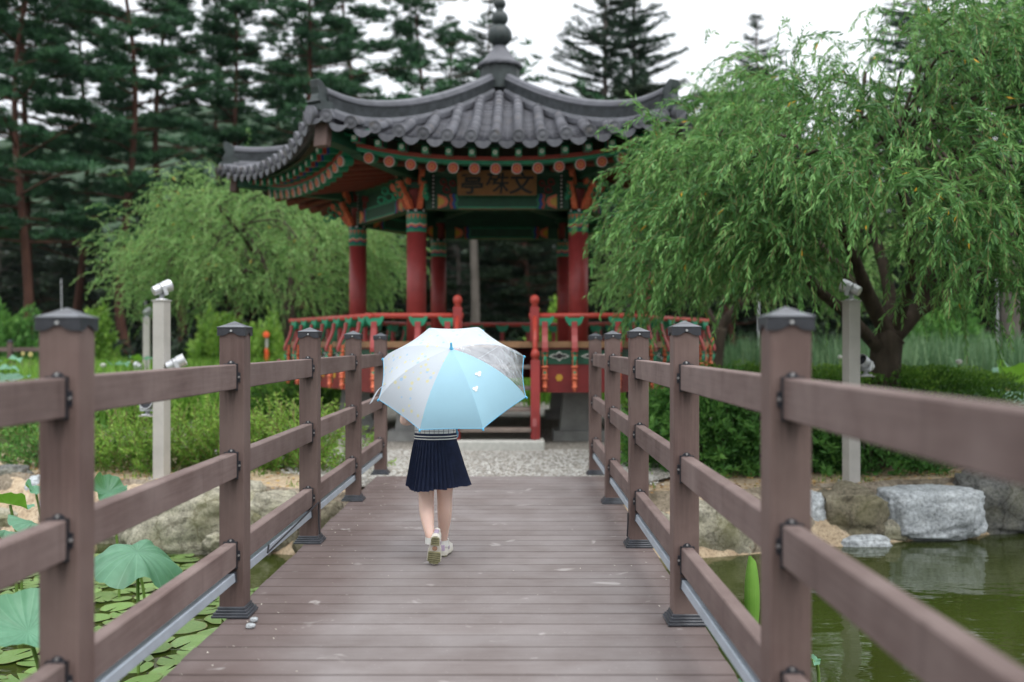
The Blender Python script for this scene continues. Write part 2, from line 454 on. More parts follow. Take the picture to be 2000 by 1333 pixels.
# ------------------------------------------------------------------ boulders of the pond bank
def rockmat(name, a, b, c, moss=0.):
    m, t, p = newmat(name)
    oi = N(t,'ShaderNodeObjectInfo'); co = coord(t)
    n1 = noise(t, 4.5, 7, .7, co); n2 = noise(t, 34, 5, .75, co); n3 = noise(t, 2.2, 4, .6, co)
    vo = N(t,'ShaderNodeTexVoronoi', feature='DISTANCE_TO_EDGE'); vo.inputs['Scale'].default_value = 3.2
    wv = noise(t, 3.5, 4, .6, co); vv = mixc(t, .25, co, wv.outputs['Color']); t.links.new(vv, vo.inputs['Vector'])
    cr = ramp(t, vo.outputs['Distance'], [(0,(.35,.33,.30)),(.035,(1,1,1))])
    r0 = ramp(t, n1.outputs[0], [(.28,a),(.52,b),(.75,c)])
    class r: outputs = [mixc(t, .25 if 'granite' in name else .7, r0.outputs[0], cr.outputs[0], 'MULTIPLY')]
    sp = ramp(t, n2.outputs[0], [(.36,(.45,.45,.45)),(.52,(1,1,1)),(.66,(1.3,1.3,1.3))])
    col = mixc(t, .85, r.outputs[0], sp.outputs[0], 'MULTIPLY')
    if moss:
        q = ramp(t, n3.outputs[0], [(.48,(0,0,0)),(.66,(1,1,1))])
        col = mixc(t, mixc(t, moss, (0,0,0), q.outputs[0]), col, (.13,.125,.05))
    t.links.new(col, p.inputs['Base Color']); p.inputs['Roughness'].default_value = .9; p.inputs['Specular IOR Level'].default_value = .2
    bump(t, p, n2.outputs[0], .7, .02)
    return m
M['granite'] = rockmat('pale_granite', (.30,.32,.335), (.46,.49,.51), (.62,.65,.66))
M['brownrock'] = rockmat('brown_rock', (.11,.095,.065), (.21,.185,.135), (.33,.30,.235), .5)
M['darkrock'] = rockmat('dark_rock', (.075,.075,.07), (.17,.17,.16), (.33,.33,.31), .35)
M['mossrock'] = rockmat('mossy_pale_rock', (.13,.12,.085), (.36,.34,.27), (.62,.60,.52), .8)
M['mortar'] = rockmat('bank_mortar', (.11,.09,.062), (.235,.195,.145), (.40,.35,.28))
def boulder(c, s, mat, seed, label, rz=0., flat=.7):
    rough_ = .5 if 'granite' in mat.name else 1.
    bm = bmesh.new(); bmesh.ops.create_icosphere(bm, subdivisions=5 if s[0] > .05 else 3, radius=1)
    off = Vector((seed*3.7, seed*1.3, seed*.7))
    for v in bm.verts:
        p = v.co.copy()
        q = Vector([math.copysign(abs(k)**flat, k) for k in p])
        q *= 1 + .20*mnoise.noise(p*1.2+off) + rough_*.13*mnoise.noise(p*2.7+off) - rough_*.10*abs(mnoise.noise(p*2.1-off)) + .06*mnoise.noise(p*6+off) + .03*mnoise.noise(p*14+off)
        v.co = Vector((q.x*s[0], q.y*s[1], q.z*s[2]))
    me = bpy.data.meshes.new('bank_boulder'); bm.to_mesh(me); bm.free(); me.materials.append(mat)
    me.polygons.foreach_set('use_smooth', [True]*len(me.polygons))
    o = link('bank_boulder', me); o.location = c; o.rotation_euler = (0,0,rz)
    tag(o, label, 'boulder', 'boulders set in the pond bank')
    return o
def rock(px, py, wpx, hpx, Y, mat, seed, label, depth=1., rz=0, flat=.7):
    p = at(px, py, Y); k = Y/F/2
    boulder(p, (wpx*k*1.14, min(.44, wpx*k*.85*depth), hpx*k*1.16), M[mat], seed, label, rz, flat)
rock(1808, 1002, 176, 92, 8.78, 'granite', 1, 'large pale grey granite boulder in the right bank', .9, 0, .6)
rock(1655, 1000, 125, 92, 8.68, 'brownrock', 2, 'rounded brown boulder left of the large pale granite one')
rock(1945, 982, 150, 120, 9.1, 'darkrock', 3, 'dark grey boulder at the right edge of the bank', .9)
rock(1392, 1040, 150, 118, 8.26, 'mossrock', 4, 'pale lichen covered boulder behind the second right railing post')
rock(1690, 1062, 88, 30, 8.42, 'granite', 5, 'flat pale slab at the waterline under the brown boulder', .6)
rock(1560, 1010, 90, 90, 8.6, 'granite', 6, 'pale boulder partly behind the nearest right railing post')
rock(1480, 1082, 64, 34, 8.2, 'granite', 7, 'small pale stone at the waterline beside the rolled lotus leaf')
rock(2080, 985, 130, 110, 9.3, 'brownrock', 8, 'brown boulder at the far right end of the bank')
rock(400, 1022, 255, 130, 8.35, 'mossrock', 9, 'big mossy pale boulder on the left bank behind the railing', .8)
rock(540, 1020, 110, 100, 8.22, 'mossrock', 10, 'mossy boulder on the left bank close to the bridge')
rock(632, 1040, 90, 110, 8.0, 'brownrock', 11, 'brown stained boulder beside the left edge of the deck')
rock(15, 938, 76, 52, 9.7, 'darkrock', 12, 'grey boulder at the left edge of the photograph')
rock(72, 976, 44, 78, 9.4, 'granite', 13, 'upright pale granite stone left of the nearest left post')
rock(10, 1018, 74, 44, 9.2, 'mossrock', 14, 'low tan stone under the grey boulder at left')
rock(245, 1050, 90, 50, 8.6, 'mossrock', 15, 'low pale stone left of the big mossy boulder')
rock(160, 1020, 90, 70, 9.0, 'mortar', 16, 'tan stone hidden mostly behind the nearest left post')
rock(1290, 1050, 70, 80, 8.1, 'mossrock', 17, 'pale stone close beside the right edge of the deck')
rock(320, 1040, 120, 90, 8.3, 'granite', 18, 'pale grey stone at the left end of the big mossy boulder')
rock(470, 1060, 120, 60, 8.1, 'mossrock', 19, 'low mossy stone at the waterline before the big mossy boulder')
rock(120, 1000, 70, 70, 9.2, 'granite', 20, 'pale stone close left of the nearest left post')
rock(1860, 1040, 80, 30, 8.75, 'brownrock', 21, 'small brown stone under the right end of the large granite one', .6)
rock(1740, 1038, 60, 40, 8.6, 'mossrock', 22, 'small pale stone wedged between brown and granite boulders', .6)
rock(1450, 1030, 90, 70, 8.35, 'brownrock', 23, 'brown stone right of the lichen covered boulder')
rock(1330, 1010, 90, 60, 8.5, 'mossrock', 24, 'pale stone behind the lichen covered boulder')
# mortared face of the bank between the boulders
for sx in (-1, 1):
    mb = MB(); rows = []
    xs = np.arange(.72 if sx > 0 else 1.16, 7.0, .07); K = 9
    for x in xs:
        for k in range(K+1):
            f = k/K; z = WATER_Z-.06 + (GZ+.035-WATER_Z+.06)*f; y = edge_y(sx*x)+.02+.42*f**1.3
            q = Vector((sx*x*2.2, y*2.2, z*4)); dd = .11*mnoise.noise(q)+.06*mnoise.noise(q*2.3)+.03*mnoise.noise(q*6)
            rows.append((sx*x, y-dd, z+ (dd*.3 if f < .95 else 0)))
    n = K+1
    fs = [(i*n+k, (i+1)*n+k, (i+1)*n+k+1, i*n+k+1) for i in range(len(xs)-1) for k in range(K)]
    mb.add(rows, fs); o = mb.build('bank', M['mortar'], smooth=True); o['kind'] = 'structure'

# ------------------------------------------------------------------ the footbridge deck
DX0, DX1, DEND = -1.217, .768, 8.66
deck = empty('footbridge_deck', (0,0,0)); tag(deck, 'brown plank deck of the footbridge leading to the pavilion', 'bridge deck')
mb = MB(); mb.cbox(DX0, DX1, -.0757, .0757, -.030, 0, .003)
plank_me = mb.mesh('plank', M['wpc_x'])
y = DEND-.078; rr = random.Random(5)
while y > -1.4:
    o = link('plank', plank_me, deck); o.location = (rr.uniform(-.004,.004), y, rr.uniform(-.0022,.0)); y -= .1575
mb = MB()
for x in (DX0+.06, -.55, .1, DX1-.06): mb.box(x-.05, x+.05, -1.4, DEND-.02, -.20, -.034)
mb.build('joist', M['darkbeam'], deck)
mb = MB(); mb.box(DX0+.01, DX1-.01, DEND+.003, DEND+.03, -.2, -.012); mb.build('end_board', M['darkbeam'], deck)
for yy in (1.0, 4.2, 7.2):
    for x in (DX0+.2, DX1-.2):
        mb = MB(); mb.tube([(x,yy,-.21),(x,yy,-1.3)], .07, 12); mb.build('pile', M['darkbeam'], deck)

# ------------------------------------------------------------------ railings
PW = .105
def cap_mesh():
    mb = MB(); h = .059; ins = .012
    # scalloped skirt: low at the corners and quarter points, arched in the middle
    prof = [(0,.0),(.18,.0),(.30,.004),(.40,.012),(.5,.015),(.60,.012),(.70,.004),(.82,.0)]
    ring = []
    cs = [(-h,-h),(h,-h),(h,h),(-h,h)]
    for i in range(4):
        a, b = cs[i], cs[(i+1)%4]
        for s, dz in prof: ring.append((a[0]+(b[0]-a[0])*s, a[1]+(b[1]-a[1])*s, 1.184+dz))
    n = len(ring)
    top = [(x,y,1.216) for x,y,z in ring]
    t2 = [(x*1.03,y*1.03,1.2165) for x,y,z in ring]
    t3 = [(x*1.03,y*1.03,1.2205) for x,y,z in ring]
    inn = [(x*.93,y*.93,z+.002) for x,y,z in ring]
    mid = [(x*.50,y*.50,1.2325) for x,y,z in ring]; mid2 = [(x*.47,y*.47,1.2345) for x,y,z in ring]
    vs = inn+ring+top+t2+t3+mid+mid2+[(0,0,1.2465)]
    fs = [(l*n+k, l*n+(k+1)%n, (l+1)*n+(k+1)%n, (l+1)*n+k) for l in range(6) for k in range(n)]
    fs += [(6*n+k, 6*n+(k+1)%n, 7*n) for k in range(n)]
    mb.add(vs, fs, 0)
    mb.m = [0]*(4*n)+[1]*(3*n)
    return mb.mesh('post_cap', [M['black'], M['capgrey']])
CAP = cap_mesh()
mb = MB()
for i, (w, z0, z1) in enumerate([(.079,0.001,.012),(.073,.012,.022),(.064,.022,.032),(.058,.032,.044)]): mb.cbox(-w,w,-w,w,z0,z1,.002)
PLATE = mb.mesh('base_plate', M['capgrey'])
POSTM = MB().cbox(-PW/2,PW/2,-PW/2,PW/2,0,1.2,.0045).mesh('post', M['wpc_v'])
RT, RH = .050, .104                       # rail thickness and height
RZ = (.212, .586, .958)
def rail_mesh(L): return MB().cbox(-RT/2,RT/2,0,L,0,RH,.004).mesh('rail', M['wpc_y'])
def bracket_mesh():
    mb = MB(); a, b = RT/2+.0035, RH+.0035; w = .014
    mb.box(-a,-RT/2-.0006,0,w,-.004,b); mb.box(RT/2+.0006,a,0,w,-.004,b)
    mb.box(-a,a,0,w,RH+.0006,b); mb.box(-a,a,0,w,-.0045,-.0006)
    # eared tabs against the post face
    mb.prism([(.016*math.cos(R(d)), b+.012*math.sin(R(d))) for d in range(0,181,20)], 0, .004, Matrix(((1,0,0,0),(0,0,1,0),(0,1,0,0),(0,0,0,1))))
    for s in (-1,1): mb.box(*sorted((s*a, s*(a+.010))), 0, .004, .030, .070)
    return mb.mesh('bracket', M['black'])
BRK = bracket_mesh()
mb = MB()
mb.tube([(0,.0042,0),(0,.010,0)], [.0052,.004], 8)
BOLT = mb.mesh('bolt', M['bolt'])
def bolts(r, base, on):
    for x, z in ((0,RH+.009),(RT/2+.0085,.050),(-RT/2-.0085,.050)) if on else (): link('bolt', BOLT, r, base @ Matrix.Translation((x,0,z)))
SCREW = MB().tube([(0,-.059,1.205),(0,-.0625,1.205)], [.0055,.0045], 8).mesh('screw', M['bolt'])
BAR = {}
def light_bar(L):
    mb = MB()
    mb.cbox(-.020,.020,.03,L-.03,-.046,-.008,.003)
    return mb.mesh('light_bar', M['alu'])

def railing(name, label, xc, ys, inner, bars=True, plates=True):
    root = empty(name, (xc, ys[0], 0)); tag(root, label, 'railing', 'brown post and rail railings')
    for i, yy in enumerate(ys):
        p = link('post', POSTM, root); p.location = (0, yy-ys[0], 0)
        link('post_cap', CAP, p); link('screw', SCREW, p)
        if plates: link('base_plate', PLATE, p)
    for i in range(len(ys)-1):
        y0 = ys[i]+PW/2+.001; L = ys[i+1]-PW/2-.001-y0
        rm = rail_mesh(L); bmsh = light_bar(L) if bars else None
        for j, z in enumerate(RZ):
            r = link('rail', rm, root); r.location = (rr.uniform(-.002,.002), y0-ys[0], z+rr.uniform(-.003,.003))
            link('bracket', BRK, r); bolts(r, Matrix.Identity(4), bars)
            rot = Matrix.Translation((0,L,0)) @ Matrix.Rotation(math.pi,4,'Z')
            link('bracket', BRK, r, rot); bolts(r, rot, bars)
            if j == 0 and bars:
                b = link('light_bar', bmsh, root, Matrix.Translation((inner*.004, y0-ys[0], z-.012)) @ Matrix.Rotation(R(inner*-6),4,'Y'))
                e = MB()
                for q in (.020, L-.040): e.box(-.022,.022,q,q+.020,-.050,-.004)
                e.build('end_cap', M['black'], b)
    return root
LY = [-.53, 1.02, 2.655, 4.24, 5.785, 7.33, 8.80]
RY = [-.56, .98, 2.575, 4.125, 5.675, 7.205, 8.78]
rl = railing('railing', 'left railing of brown posts and three rails along the deck', -1.197, LY, 1)
rrl = railing('railing', 'right railing of brown posts and three rails along the deck', .697, RY, -1)
# power lead from the rail to the deck
p0 = (-1.135, 5.72, .235)
mb = MB(); mb.tube([(.067,4.38+.7,.232),(.066,5.725-LY[0]-1.195,.20),(.063,6.255,.24),(.061,6.262,.19),(.0625,6.258,.12),(.066,6.258,.056)], .0045, 6)
mb.build('cable', M['black'], rl)
mb = MB(); mb.tube([(-.061,RY[4]-RY[0]-.02,.19),(-.0625,RY[4]-RY[0]-.022,.12),(-.066,RY[4]-RY[0]-.02,.056)], .0045, 6)
mb.build('cable', M['black'], rrl)
# stretch of the other footbridge's railing far to the left
fr = railing('railing', 'distant brown railing across the lotus pond at the left edge', 0, [0, 1.55, 3.1, 4.65, 6.2, 7.75], 1, bars=False, plates=False)
fr.location = (-18.6, 24.4, 0); fr.rotation_euler = (0,0,R(-90))

# pebbles lying by the left post
for i, (x, y, s, lb) in enumerate([(-1.085,4.12,.016,'small grey pebble touching the base plate of the second left post'),(-1.075,4.03,.019,'small grey pebble nearer the camera beside the second left post')]):
    o = boulder((x,y,.009), (s,s*.8,.010), M['granite'], 30+i, lb); o.name = 'pebble'; tag(o, lb, 'pebble', 'pebbles on the deck')
# chips of pale litter on the boards
rg = random.Random(11); mb = MB()
for _ in range(130):
    side = rg.random()
    x = -1.19+abs(rg.gauss(0,.20)) if side < .5 else (.74-abs(rg.gauss(0,.16)) if side < .85 else rg.uniform(-1.1,.7))
    if not -1.2 < x < .75: continue
    y = rg.uniform(2.6,8.4); r = rg.uniform(.0025,.007); a = rg.random()*3
    mb.add([(x+r*math.cos(a+k*1.57)*(1 if k%2 else .55), y+r*math.sin(a+k*1.57)*(1 if k%2 else .55), .0006+.003*(k==1)) for k in range(4)], [(0,1,2,3)])
M['chip'] = simple('pale_litter', (.62,.58,.50), .9, .3, 40)
o = mb.build('litter', M['chip']); tag(o, 'tiny pale chips and petals strewn along the deck edges', 'litter', kind='stuff')

# ================================================================== THE PAVILION (hexagonal)
PC = Vector((-.243, 14.81, 0)); RC = 2.11; RP = 3.08; RE = 4.13
T30 = math.tan(R(30)); UE = RE/2
pav = empty('pavilion', PC); tag(pav, 'hexagonal red and green wooden pavilion with grey tiled roof', 'pavilion')
def lift(u): return .27*(min(1.15, abs(u)/UE))**2.4
def v_end(u): return 3.43+.14*(abs(u)/UE)**2
def roof_z(u, v):
    t = 1 - v/3.45
    return 3.50 + 1.45*(.60*t+.40*t*t) + lift(u)*(max(0,v)/3.45)
def rotk(k): return Matrix.Rotation(R(60*k), 4, 'Z')
def FP(u, v, z): return Vector((u, -v, z))            # face-local to pavilion-local (front face)
def corner(rho, z, k=0):                               # along the hip to the right of the front face
    return rotk(k) @ Vector((rho*.5, -rho*math.cos(R(30)), z))

roof = empty('roof', (0,0,0), 0, pav)
# --- roof bed under the tiles (closed shell: top bed and soffit)
def roof_grid(mb, dz, v0, v1f, nu=14, nv=14):
    for k in range(6):
        Rk = rotk(k); vs = []
        for j in range(nv+1):
            for i in range(nu+1):
                s = -1+2*i/nu; f = j/nv
                ve = v1f(s*UE); v = v0+(ve-v0)*f; u = s*v*T30
                vs.append(Rk @ FP(u, v, roof_z(u,v)+dz))
        n = nu+1
        mb.add(vs, [(j*n+i, (j+1)*n+i, (j+1)*n+i+1, j*n+i+1) for j in range(nv) for i in range(nu)])
mb = MB(); roof_grid(mb, -.055, .02, lambda u: v_end(u)-.05); mb.build('roof_bed', M['ridge'], roof)
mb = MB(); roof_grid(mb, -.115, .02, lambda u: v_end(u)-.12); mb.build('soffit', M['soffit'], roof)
# --- tile shapes
ML, MR = .232, .072
def cover_mesh():
    mb = MB(); n = 9
    def arc(r, y, dz): return [(-r*math.cos(math.pi*i/n), y, r*1.02*math.sin(math.pi*i/n)-.012+dz) for i in range(n+1)]
    a, b = arc(MR, -ML/2, .007), arc(MR-.006, ML/2, -.004); c = arc(MR-.016, -ML/2, .007)
    q = n+1
    mb.add(a+b+c, [(i,i+1,q+i+1,q+i) for i in range(n)]+[(i+1,i,2*q+i,2*q+i+1) for i in range(n)])
    return mb.mesh('cover_tile', M['tile'], True)
def channel_mesh():
    mb = MB(); n = 6; w = .150
    def arc(y, dz): return [(-w+2*w*i/n, y, -.052*(1-((-1+2*i/n)**2))+dz) for i in range(n+1)]
    a, b, c = arc(-.125,.012), arc(.125,-.012), arc(-.125,-.012); q = n+1
    mb.add(a+b+c, [(i,i+1,q+i+1,q+i) for i in range(n)]+[(i+1,i,2*q+i,2*q+i+1) for i in range(n)])
    return mb.mesh('channel_tile', M['tile'], False)
def disc_mesh():
    mb = MB(); n = 16
    Mx = Matrix.Rotation(R(90),4,'X')
    mb.lathe([(MR+.004,.0),(MR+.004,.03),(MR-.006,.034),(MR-.012,.030),(.03,.030),(.022,.035),(.004,.036)], n, (0,0,0), M=Mx)
    return mb.mesh('end_disc', M['tile'])
def lip_mesh():
    """hanging crescent at the end of each channel row"""
    mb = MB(); n = 10; w = .128
    top = [(-w+2*w*i/n, -.045*(1-((-1+2*i/n)**2))+.012) for i in range(n+1)]
    bot = [(w-2*w*i/n, -.118*(1-abs(-1+2*i/n)**2.2)+.008) for i in range(n+1)]
    Mx = Matrix(((1,0,0,0),(0,.18,-1,0),(0,1,.18,0),(0,0,0,1)))
    mb.prism(top+bot[1:-1], 0, .018, Mx)
    return mb.mesh('end_lip', M['tile'])
COVER, CHAN, DISC, LIP = cover_mesh(), channel_mesh(), disc_mesh(), lip_mesh()
SP = .272
def frame(u, v, dz=0.):
    e = .01
    du = (Vector((1,0,(roof_z(u+e,v)-roof_z(u-e,v))/(2*e)))).normalized()
    dn = (Vector((0,-1,(roof_z(u,v+e)-roof_z(u,v-e))/(2*e)))).normalized()   # down-slope
    n = du.cross(-dn).normalized()
    up = -dn
    m = Matrix(((du.x,up.x,n.x,0),(du.y,up.y,n.y,0),(du.z,up.z,n.z,0),(0,0,0,1)))
    p = FP(u,v,roof_z(u,v)) + n*dz
    return Matrix.Translation(p) @ m
slots = {'cover':[], 'chan':[], 'disc':[], 'lip':[]}
for i in range(-7, 8):
    u = (i+.0)*SP
    if abs(u) > UE*.985: continue
    ve = v_end(u); slots['disc'].append(frame(u, ve+.012, .026))
    v = ve-ML/2; 
    while v-.02 > abs(u)/T30+.04 and v > .35:
        slots['cover'].append(frame(u, v, .03)); v -= .205
for i in range(-8, 8):
    u = (i+.5)*SP
    if abs(u) > UE*1.0: continue
    ve = v_end(u); slots['lip'].append(frame(u, ve+.012, -.008))
    v = ve-.10
    while v > max(.3, abs(u)/T30-.05):
        slots['chan'].append(frame(u, v, .0)); v -= .150
defs = {'cover':('cover_tile',COVER),'chan':('channel_tile',CHAN),'disc':('end_disc',DISC),'lip':('end_lip',LIP)}
def merge_into(mb, me, mt):
    mb.add([mt @ v.co for v in me.vertices], [tuple(p.vertices) for p in me.polygons])
for key, (nm, me) in defs.items():
    rest = MB()
    faces = [0]
    if key in ('cover','disc','lip'): faces = [0,-1]
    for k in range(6):
        kk = k if k < 3 else k-6
        for mt in slots[key]:
            if kk in faces: link(nm, me, roof, rotk(kk) @ mt)
            else: merge_into(rest, me, rotk(kk) @ mt)
    o = rest.build(nm, M['tile'], roof); o['kind'] = 'stuff'
# --- hip ridges
RP0 = [(.105,-.07),(.108,.0),(.092,.040),(.066,.055)]
RP1 = []; _z = .050
for _c in range(5): RP1 += [(.076,_z),(.076,_z+.020),(.064,_z+.020),(.064,_z+.027)]; _z += .027
RP2 = [(.088,_z+.001),(.090,_z+.022),(.066,_z+.026),(.060,_z+.060),(.042,_z+.082),(.0,_z+.092)]
def hip_path(rho): 
    v = rho*math.cos(R(30)); u = rho*.5
    return corner(rho, roof_z(u, v))
for k in range(6):
    side = (rotk(k) @ Vector((math.cos(R(30)),.5,0))); K = 26
    for nm, prof, mat in (('hip_ridge',RP0,'ridge'),('ridge_courses',RP1,'courses'),('ridge_cover',RP2,'ridge')):
        full = prof+[(-a,b) for a,b in prof[::-1] if a > 1e-6]
        mb = MB(); n = len(full); vs = []
        for j in range(K+1):
            rho = .30+(3.93-.30)*j/K
            p = rotk(k) @ hip_path(rho) + Vector((0,0,.02+.05*max(0,(rho-3.2)/.73)**2))
            for a, b in full: vs.append(p + side*a + Vector((0,0,b)))
        fs = [(j*n+i, j*n+i+1, (j+1)*n+i+1, (j+1)*n+i) for j in range(K) for i in range(n-1)]
        fs += [tuple(range(n)), tuple(K*n+i for i in range(n-1,-1,-1))]
        mb.add(vs, fs); mb.build(nm, M[mat], roof)
    # upswept ornament at the ridge end, and the block it stands on
    p = rotk(k) @ hip_path(3.95) + Vector((0,0,.06)); ax = (rotk(k) @ Vector((.5,-math.cos(R(30)),0)))
    Mx = Matrix(((ax.x,0,side.x,p.x),(ax.y,0,side.y,p.y),(0,1,side.z,p.z),(0,0,0,1)))
    mb = MB(); mb.prism([(-.08,.10),(-.06,.18),(-.02,.25),(.05,.315),(.11,.345),(.145,.33),(.14,.25),(.12,.18),(.15,.10)], -.055, .055, Mx)
    mb.prism([(-.10,.0),(-.10,.055),(-.07,.075),(-.07,.10),(.15,.10),(.16,.085),(.13,.06),(.17,.03),(.17,-.02),(-.1,-.06)], -.10, .10, Mx)
    mb.build('ridge_ornament', M['ridgegreen'], roof)
    mb = MB(); q = p + ax*.16 + Vector((0,0,-.05))
    mb.tube([q-ax*.3, q+ax*.05], MR+.006, 16); mb.build('end_disc', M['tile'], roof)
    # hip rafter with its bare brown end
    a, b = corner(1.7, 3.33, k), corner(3.98, 3.585, k); d = (b-a).normalized(); up = d.cross(-side).normalized()
    if up.z < 0: up = -up
    Mx = Matrix(((side.x,d.x,up.x,a.x),(side.y,d.y,up.y,a.y),(side.z,d.z,up.z,a.z),(0,0,0,1)))
    Ln = (b-a).length
    mb = MB(); mb.cbox(-.085,.085,0,Ln*.72,-.12,.09,.006,Mx,0); mb.cbox(-.082,.082,Ln*.72,Ln-.1,-.10,.09,.006,Mx,0)
    hr = mb.build('hip_rafter', M['dgreen'], roof)
    mb = MB(); mb.cbox(-.093,.093,Ln-.10,Ln,-.18,.12,.01,Mx); mb.build('rafter_end', M['hipwood'], hr)
    mb = MB()
    for s in (-1,1):          # white flower on the rafter flank
        c0 = Mx @ Vector((s*.0865,Ln*.52,-.01))
        for q in range(8):
            an = q*math.pi/4; cc = Mx @ Vector((s*.087, Ln*.52+.055*math.cos(an), -.015+.055*math.sin(an)))
            mb.lathe([(.022,0),(.018,.004),(.004,.005)], 8, M=Matrix.Translation(cc) @ Matrix.Rotation(R(90)*s,4,Vector(Mx.col[1][:3])))
    mb.build('painted_flower', M['white'], hr)
# --- top: scalloped cap and gourd finial
mb = MB(); n = 36; prof = [(.335,.0),(.33,.035),(.27,.08),(.19,.17),(.125,.26),(.10,.30),(.08,.32)]
vs = []
for j, (r_, z_) in enumerate(prof):
    for q in range(n):
        an = 2*math.pi*q/n; sc = 1+.03*math.cos(12*an)*(1-j/6)
        vs.append((r_*sc*math.cos(an), r_*sc*math.sin(an), 5.26+z_-(.03*(1+math.cos(12*an))/2 if j == 0 else 0)))
fs = [(j*n+q, j*n+(q+1)%n, (j+1)*n+(q+1)%n, (j+1)*n+q) for j in range(len(prof)-1) for q in range(n)]
fs += [tuple(range(n-1,-1,-1)), tuple((len(prof)-1)*n+q for q in range(n))]
mb.add(vs, fs); o = mb.build('finial_cap', M['ridge'], roof, True)
mb = MB(); mb.lathe([(.30,4.9),(.29,5.26),(.2,5.28)], 12); mb.build('finial_base', M['ridgegreen'], roof)
for z_, r_ in ((5.735,.172),(5.99,.118),(6.205,.086),(6.35,.05)):
    mb = MB(); P = [(max(.012,r_*math.sin(math.pi*i/14)), z_-r_*math.cos(math.pi*i/14)) for i in range(15)]
    mb.lathe(P, 40, lobes=10, amp=.07); mb.build('finial_ball', M['ridgegreen'], roof, True)
mb = MB(); mb.lathe([(.09,5.55),(.06,5.6),(.055,6.3),(.02,6.5)], 10); mb.build('finial_stem', M['ridgegreen'], roof, True)

# --- rafters with painted ends under the eaves
def rafter_mesh(L):
    mb = MB(); mb.tube([(0,0,0),(0,.17,0),(0,.18,0),(0,L,0)], [.060,.060,.047,.047], 12, True, 0)
    return mb.mesh('rafter', M['rafterred'])
def raf_end():
    mb = MB(); Mx = Matrix.Rotation(R(90),4,'X')
    mb.lathe([(.066,-.02),(.066,.004),(.058,.005)], 18, M=Mx, mi=0)
    mb.lathe([(.058,.0),(.058,.008),(.03,.009)], 18, M=Mx, mi=1)
    for q in range(6):
        an = q*math.pi/3; c = Vector((.030*math.cos(an), -.010, .030*math.sin(an)))
        mb.lathe([(.0085,0),(.007,.004),(.002,.005)], 7, M=Matrix.Translation(c*.85) @ Mx, mi=2)
    return mb.mesh('rafter_flower', [M['ringwhite'], M['railred'], M['gold']])
def fly_mesh():
    mb = MB(); mb.cbox(-.040,.040,0,.75,-.045,.045,.004); return mb.mesh('flying_rafter', M['green'])
def fly_end():
    mb = MB(); Mx = Matrix.Rotation(R(90),4,'X')
    for q in range(6):
        an = q*math.pi/3; c = Vector((.018*math.cos(an), -.002, .018*math.sin(an)))
        mb.lathe([(.011,0),(.008,.004),(.002,.005)], 7, M=Matrix.Translation(c) @ Mx)
    return mb.mesh('painted_flower', M['white'])
RAFL = 1.15
RAF, RAFE, FLY, FLYE = rafter_mesh(RAFL), raf_end(), fly_mesh(), fly_end()
mb = MB(); mb.tube([(0,.02,0),(0,.16,0)], .0615, 12); RAFG = mb.mesh('painted_band', M['green'])
mb = MB(); mb.box(-.0415,.0415,.05,.10,-.0465,.0465); FLYB = mb.mesh('painted_band', M['railred'])
mb = MB(); mb.box(-.0415,.0415,.105,.14,-.0465,.0465); FLYB2 = mb.mesh('painted_band', M['blue'])
for k in range(6):
    Rk = rotk(k)
    for i in range(-6, 7):
        u = i*.252; v = 2.98+.05*(u/1.5)**2
        if abs(u) > 1.5: u = math.copysign(1.50, u)
        fan = R(-9)*(abs(u)/1.26)**3*math.copysign(1,u)
        z = 3.232+lift(u)*.95
        mt = Rk @ Matrix.Translation(FP(u,v,z)) @ Matrix.Rotation(-fan,4,'Z') @ Matrix.Rotation(R(9),4,'X')
        r = link('rafter', RAF, roof, mt)
        if k in (0,1,5): link('rafter_flower', RAFE, r); link('painted_band', RAFG, r)
    for i in range(-7, 8):
        u = i*SP; v = v_end(u)-.22
        if abs(u) > 1.92: continue
        z = 3.385+lift(u)
        fan = R(-12)*(abs(u)/1.9)**3*math.copysign(1,u)
        mt = Rk @ Matrix.Translation(FP(u,v,z)) @ Matrix.Rotation(-fan,4,'Z') @ Matrix.Rotation(R(5),4,'X')
        r = link('flying_rafter', FLY, roof, mt)
        if k in (0,1,5):
            link('painted_flower', FLYE, r, Matrix.Translation((0,-.001,0))); link('painted_band', FLYB, r); link('painted_band', FLYB2, r)
    # curved eave strips
    def strip(name, mat, v0, v1, z0, z1, um, lf=1.):
        mb = MB(); K = 24; vs = []
        for j in range(K+1):
            u = -um+2*um*j/K; dv = .08*(u/UE)**2; dz = lift(u)*lf
            for (vv, zz) in ((v1,z0),(v1,z1),(v0,z1),(v0,z0)): vs.append(Rk @ FP(u, vv+dv, zz+dz))
        fs = [(j*4+a, (j+1)*4+a, (j+1)*4+(a+1)%4, j*4+(a+1)%4) for j in range(K) for a in range(4)]+[(0,1,2,3),(K*4+3,K*4+2,K*4+1,K*4)]
        mb.add(vs, fs); mb.build(name, M[mat], roof)
    strip('eave_strip', 'railred', 2.86, 2.97, 3.333, 3.378, 1.66)
    strip('eave_strip', 'green', 2.85, 2.962, 3.285, 3.330, 1.66)
    strip('eave_board', 'dgreen', 3.20, 3.28, 3.435, 3.462, 1.92)
    strip('eave_board', 'soffit', 2.80, 2.90, 3.30, 3.50, 1.62)

